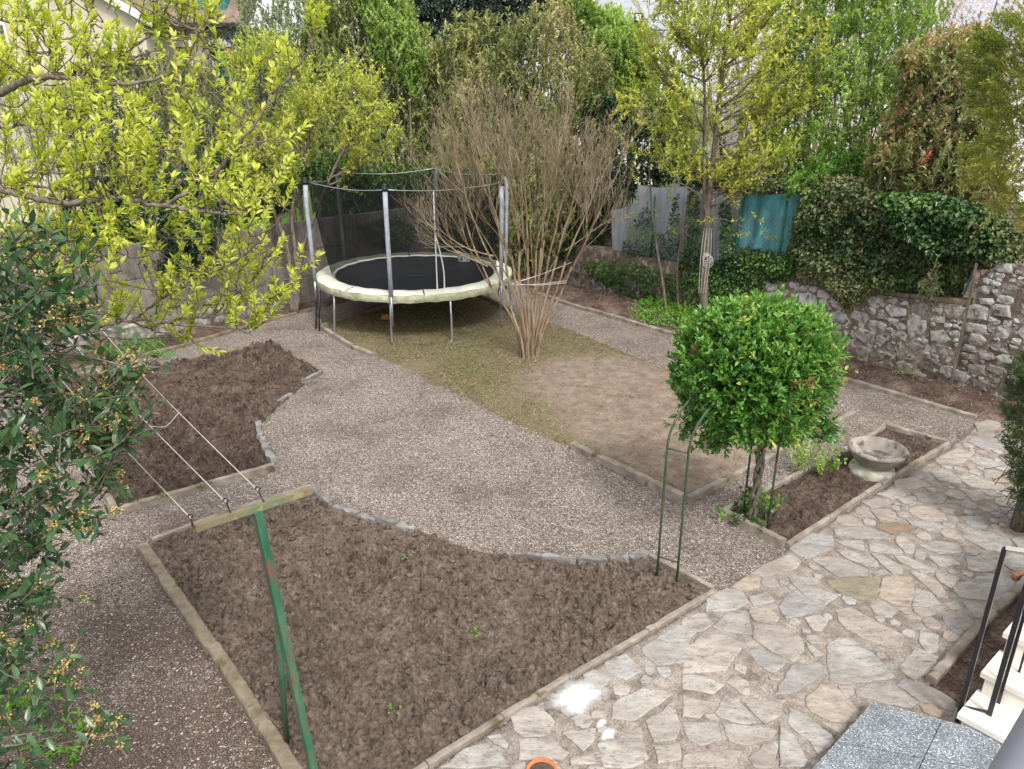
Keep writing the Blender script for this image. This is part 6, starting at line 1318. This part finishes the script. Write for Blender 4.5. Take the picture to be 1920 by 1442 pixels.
slab(rf, [(xr, Yh-.25, zr_+.06), (xe+.35, Yh-.25, ze-.13), (xe+.35, Yh+7.8, ze-.13), (xr, Yh+7.8, zr_+.06)], (.45, 0, .89), .12)
slab(rf, [(xr, Yh-.25, zr_+.06), (xr, Yh+7.8, zr_+.06), (xa-.35, Yh+7.8, ze-.13), (xa-.35, Yh-.25, ze-.13)], (-.45, 0, .89), .12); rfo = rf.build('roof', M['tile'], hh)
bb = MB(); slab(bb, [(xr, Yh-.27, zr_+.02), (xe+.37, Yh-.27, ze-.17), (xe+.37, Yh-.27, ze+.05), (xr, Yh-.27, zr_+.24)], (0, 1, 0), .02); bb.build('barge_board', M['whitewall'], rfo)
w_ = MB(); w_.box((g(-2, 0)[0]-.3, Yh-.02, g(0, 90)[2]), (.7, .06, 1.3)); wo_ = w_.build('window', M['whitewall'], hh); MB().box((g(-2, 0)[0]-.3, Yh-.06, g(0, 90)[2]), (.56, .03, 1.15)).build('pane', M['glass'], wo_)
# wing with two windows
Yw = 25.; gw = lambda a, b: AY(a, b, Yw); x0, x1 = gw(262, 60)[0], gw(452, 60)[0]; zt = gw(400, 50)[2]
mb = MB(); mb.box(((x0+x1)/2, Yw+3, zt/2), (x1-x0, 6, zt)); mb.build('wing_wall', M['greywall'], hh)
rf = MB(); slab(rf, [(x0+.1, Yw-.35, zt-.02), (x1+.3, Yw-.35, zt-.02), (x1+.3, Yw+3.2, zt+2.2), (x0+.1, Yw+3.2, zt+2.2)], (0, -.52, .85), .12); r2_ = rf.build('wing_roof', M['tile'], hh)
d0, d1 = gw(368, 20), gw(412, 20); dm = MB(); dm.box(((d0[0]+d1[0])/2, Yw+.9, zt+.95), (.95, 1.4, 1.3)); dm.build('dormer', M['shutter'], hh)
for (a, b, tp_) in ((322, 360, 75), (394, 432, 75)):
    p, q = gw(a, tp_), gw(b, tp_+13); cx_ = (p[0]+q[0])/2; wd = q[0]-p[0]
    wf = MB(); wf.box((cx_, Yw-.03, (p[2]+q[2])/2), (wd+.06, .10, p[2]-q[2])); wf = wf.build('window_lintel', M['whitewall'], hh)
    jb = MB()
    for s in (-1, 1):
        for r in range(3): jb.box((cx_+s*(wd/2-.07), Yw-.025, q[2]-.06-r*.115), (.15, .07, .08))
    jb.build('brick_jamb', M['brick'], hh)
    sj = MB()
    for s in (-1, 1): sj.box((cx_+s*(wd/2-.07), Yw-.02, q[2]-.38-.5), (.13, .06, 1.0))
    sj.build('stone_jamb', M['whitewall'], hh)
    MB().box((cx_, Yw-.03, q[2]-.7), (wd-.3, .06, 1.38)).build('shutter', M['shutter'], hh)
# slate roofed house
Ys = 36.; gs = lambda a, b: AY(a, b, Ys); h2 = thing('house', (gs(1160, 0)[0], Ys, 0), 'white house with slate roof showing above the bright green tree at the top', 'house')
xl, xr2 = gs(1092, 0)[0], gs(1262, 0)[0]; zz = gs(1150, 60)[2]; MB().box(((xl+xr2)/2, Ys+3, zz/2), (xr2-xl, 6, zz)).build('wall', M['whitewall'], h2)
rf = MB(); slab(rf, [(xl+.5, Ys-.3, zz), (xr2+.3, Ys-.3, zz), (xr2+.3, Ys+3, zz+3), (xl+.5, Ys+3, zz+3)], (0, -.6, .8), .1); rf.build('roof', M['slateroof'], h2)
MB().box((xl+.35, Ys+1., zz+1.6), (.7, .6, 3.4)).build('chimney', M['whitewall'], h2)
Ys = 26.; h3 = thing('house', (gs(1800, 0)[0], Ys, 0), 'pale house with lilac grey slate roof behind the blossom tree at the top right', 'house'); gs = lambda a, b: AY(a, b, 26.)
xl, xr2 = gs(1500, 0)[0], gs(2100, 0)[0]; zz = gs(1800, 125)[2]; MB().box(((xl+xr2)/2, Ys+3, zz/2), (xr2-xl, 6, zz)).build('wall', M['whitewall'], h3)
rf = MB(); slab(rf, [(xl-.3, Ys-.3, zz), (xr2+.3, Ys-.3, zz), (xr2+.3, Ys+3, zz+3.2), (xl-.3, Ys+3, zz+3.2)], (0, -.6, .8), .1); rf.build('roof', M['slateroof'], h3)
# street lamp on its arm
Yl = 19.5; a = AY(1246, 60, Yl); lp = thing('street_lamp', (a[0], Yl, 0), 'small square street lamp on a thin arm, left of the lime yellow tree top', 'street lamp')
MB().tube([(a[0], Yl, .5), (a[0], Yl, a[2])], .05, 8).build('pole', M['steel'], lp); b6 = AY(1206, 34, Yl); MB().tube([a, b6], .015, 6).build('arm', M['steel'], lp)
hd = MB().box(AY(1198, 33, Yl), (.2, .12, .2), .3, bev=.02).build('lamp_head', M['cap'], lp); q = AY(1197, 33, Yl); MB().box((q[0]-.018, q[1]-.065, q[2]), (.13, .02, .13), .3).build('lamp_lens', M['white'], hd)
for k, (p, q, lab) in enumerate(((AY(1200, 22, Yl), AY(1160, -60, Yl+2), 'thin dark cable rising left from the street lamp'), (AY(1203, 24, Yl), AY(1190, -60, Yl+1), 'thin dark cable rising steeply from the street lamp'))):
    tag(MB().tube(smooth([p, (p+q)/2+(-.06, 0, -.05), q], 5), .008, 4, cap=False).build('cable', M['cap'], origin=tuple(p)), lab, 'cable')
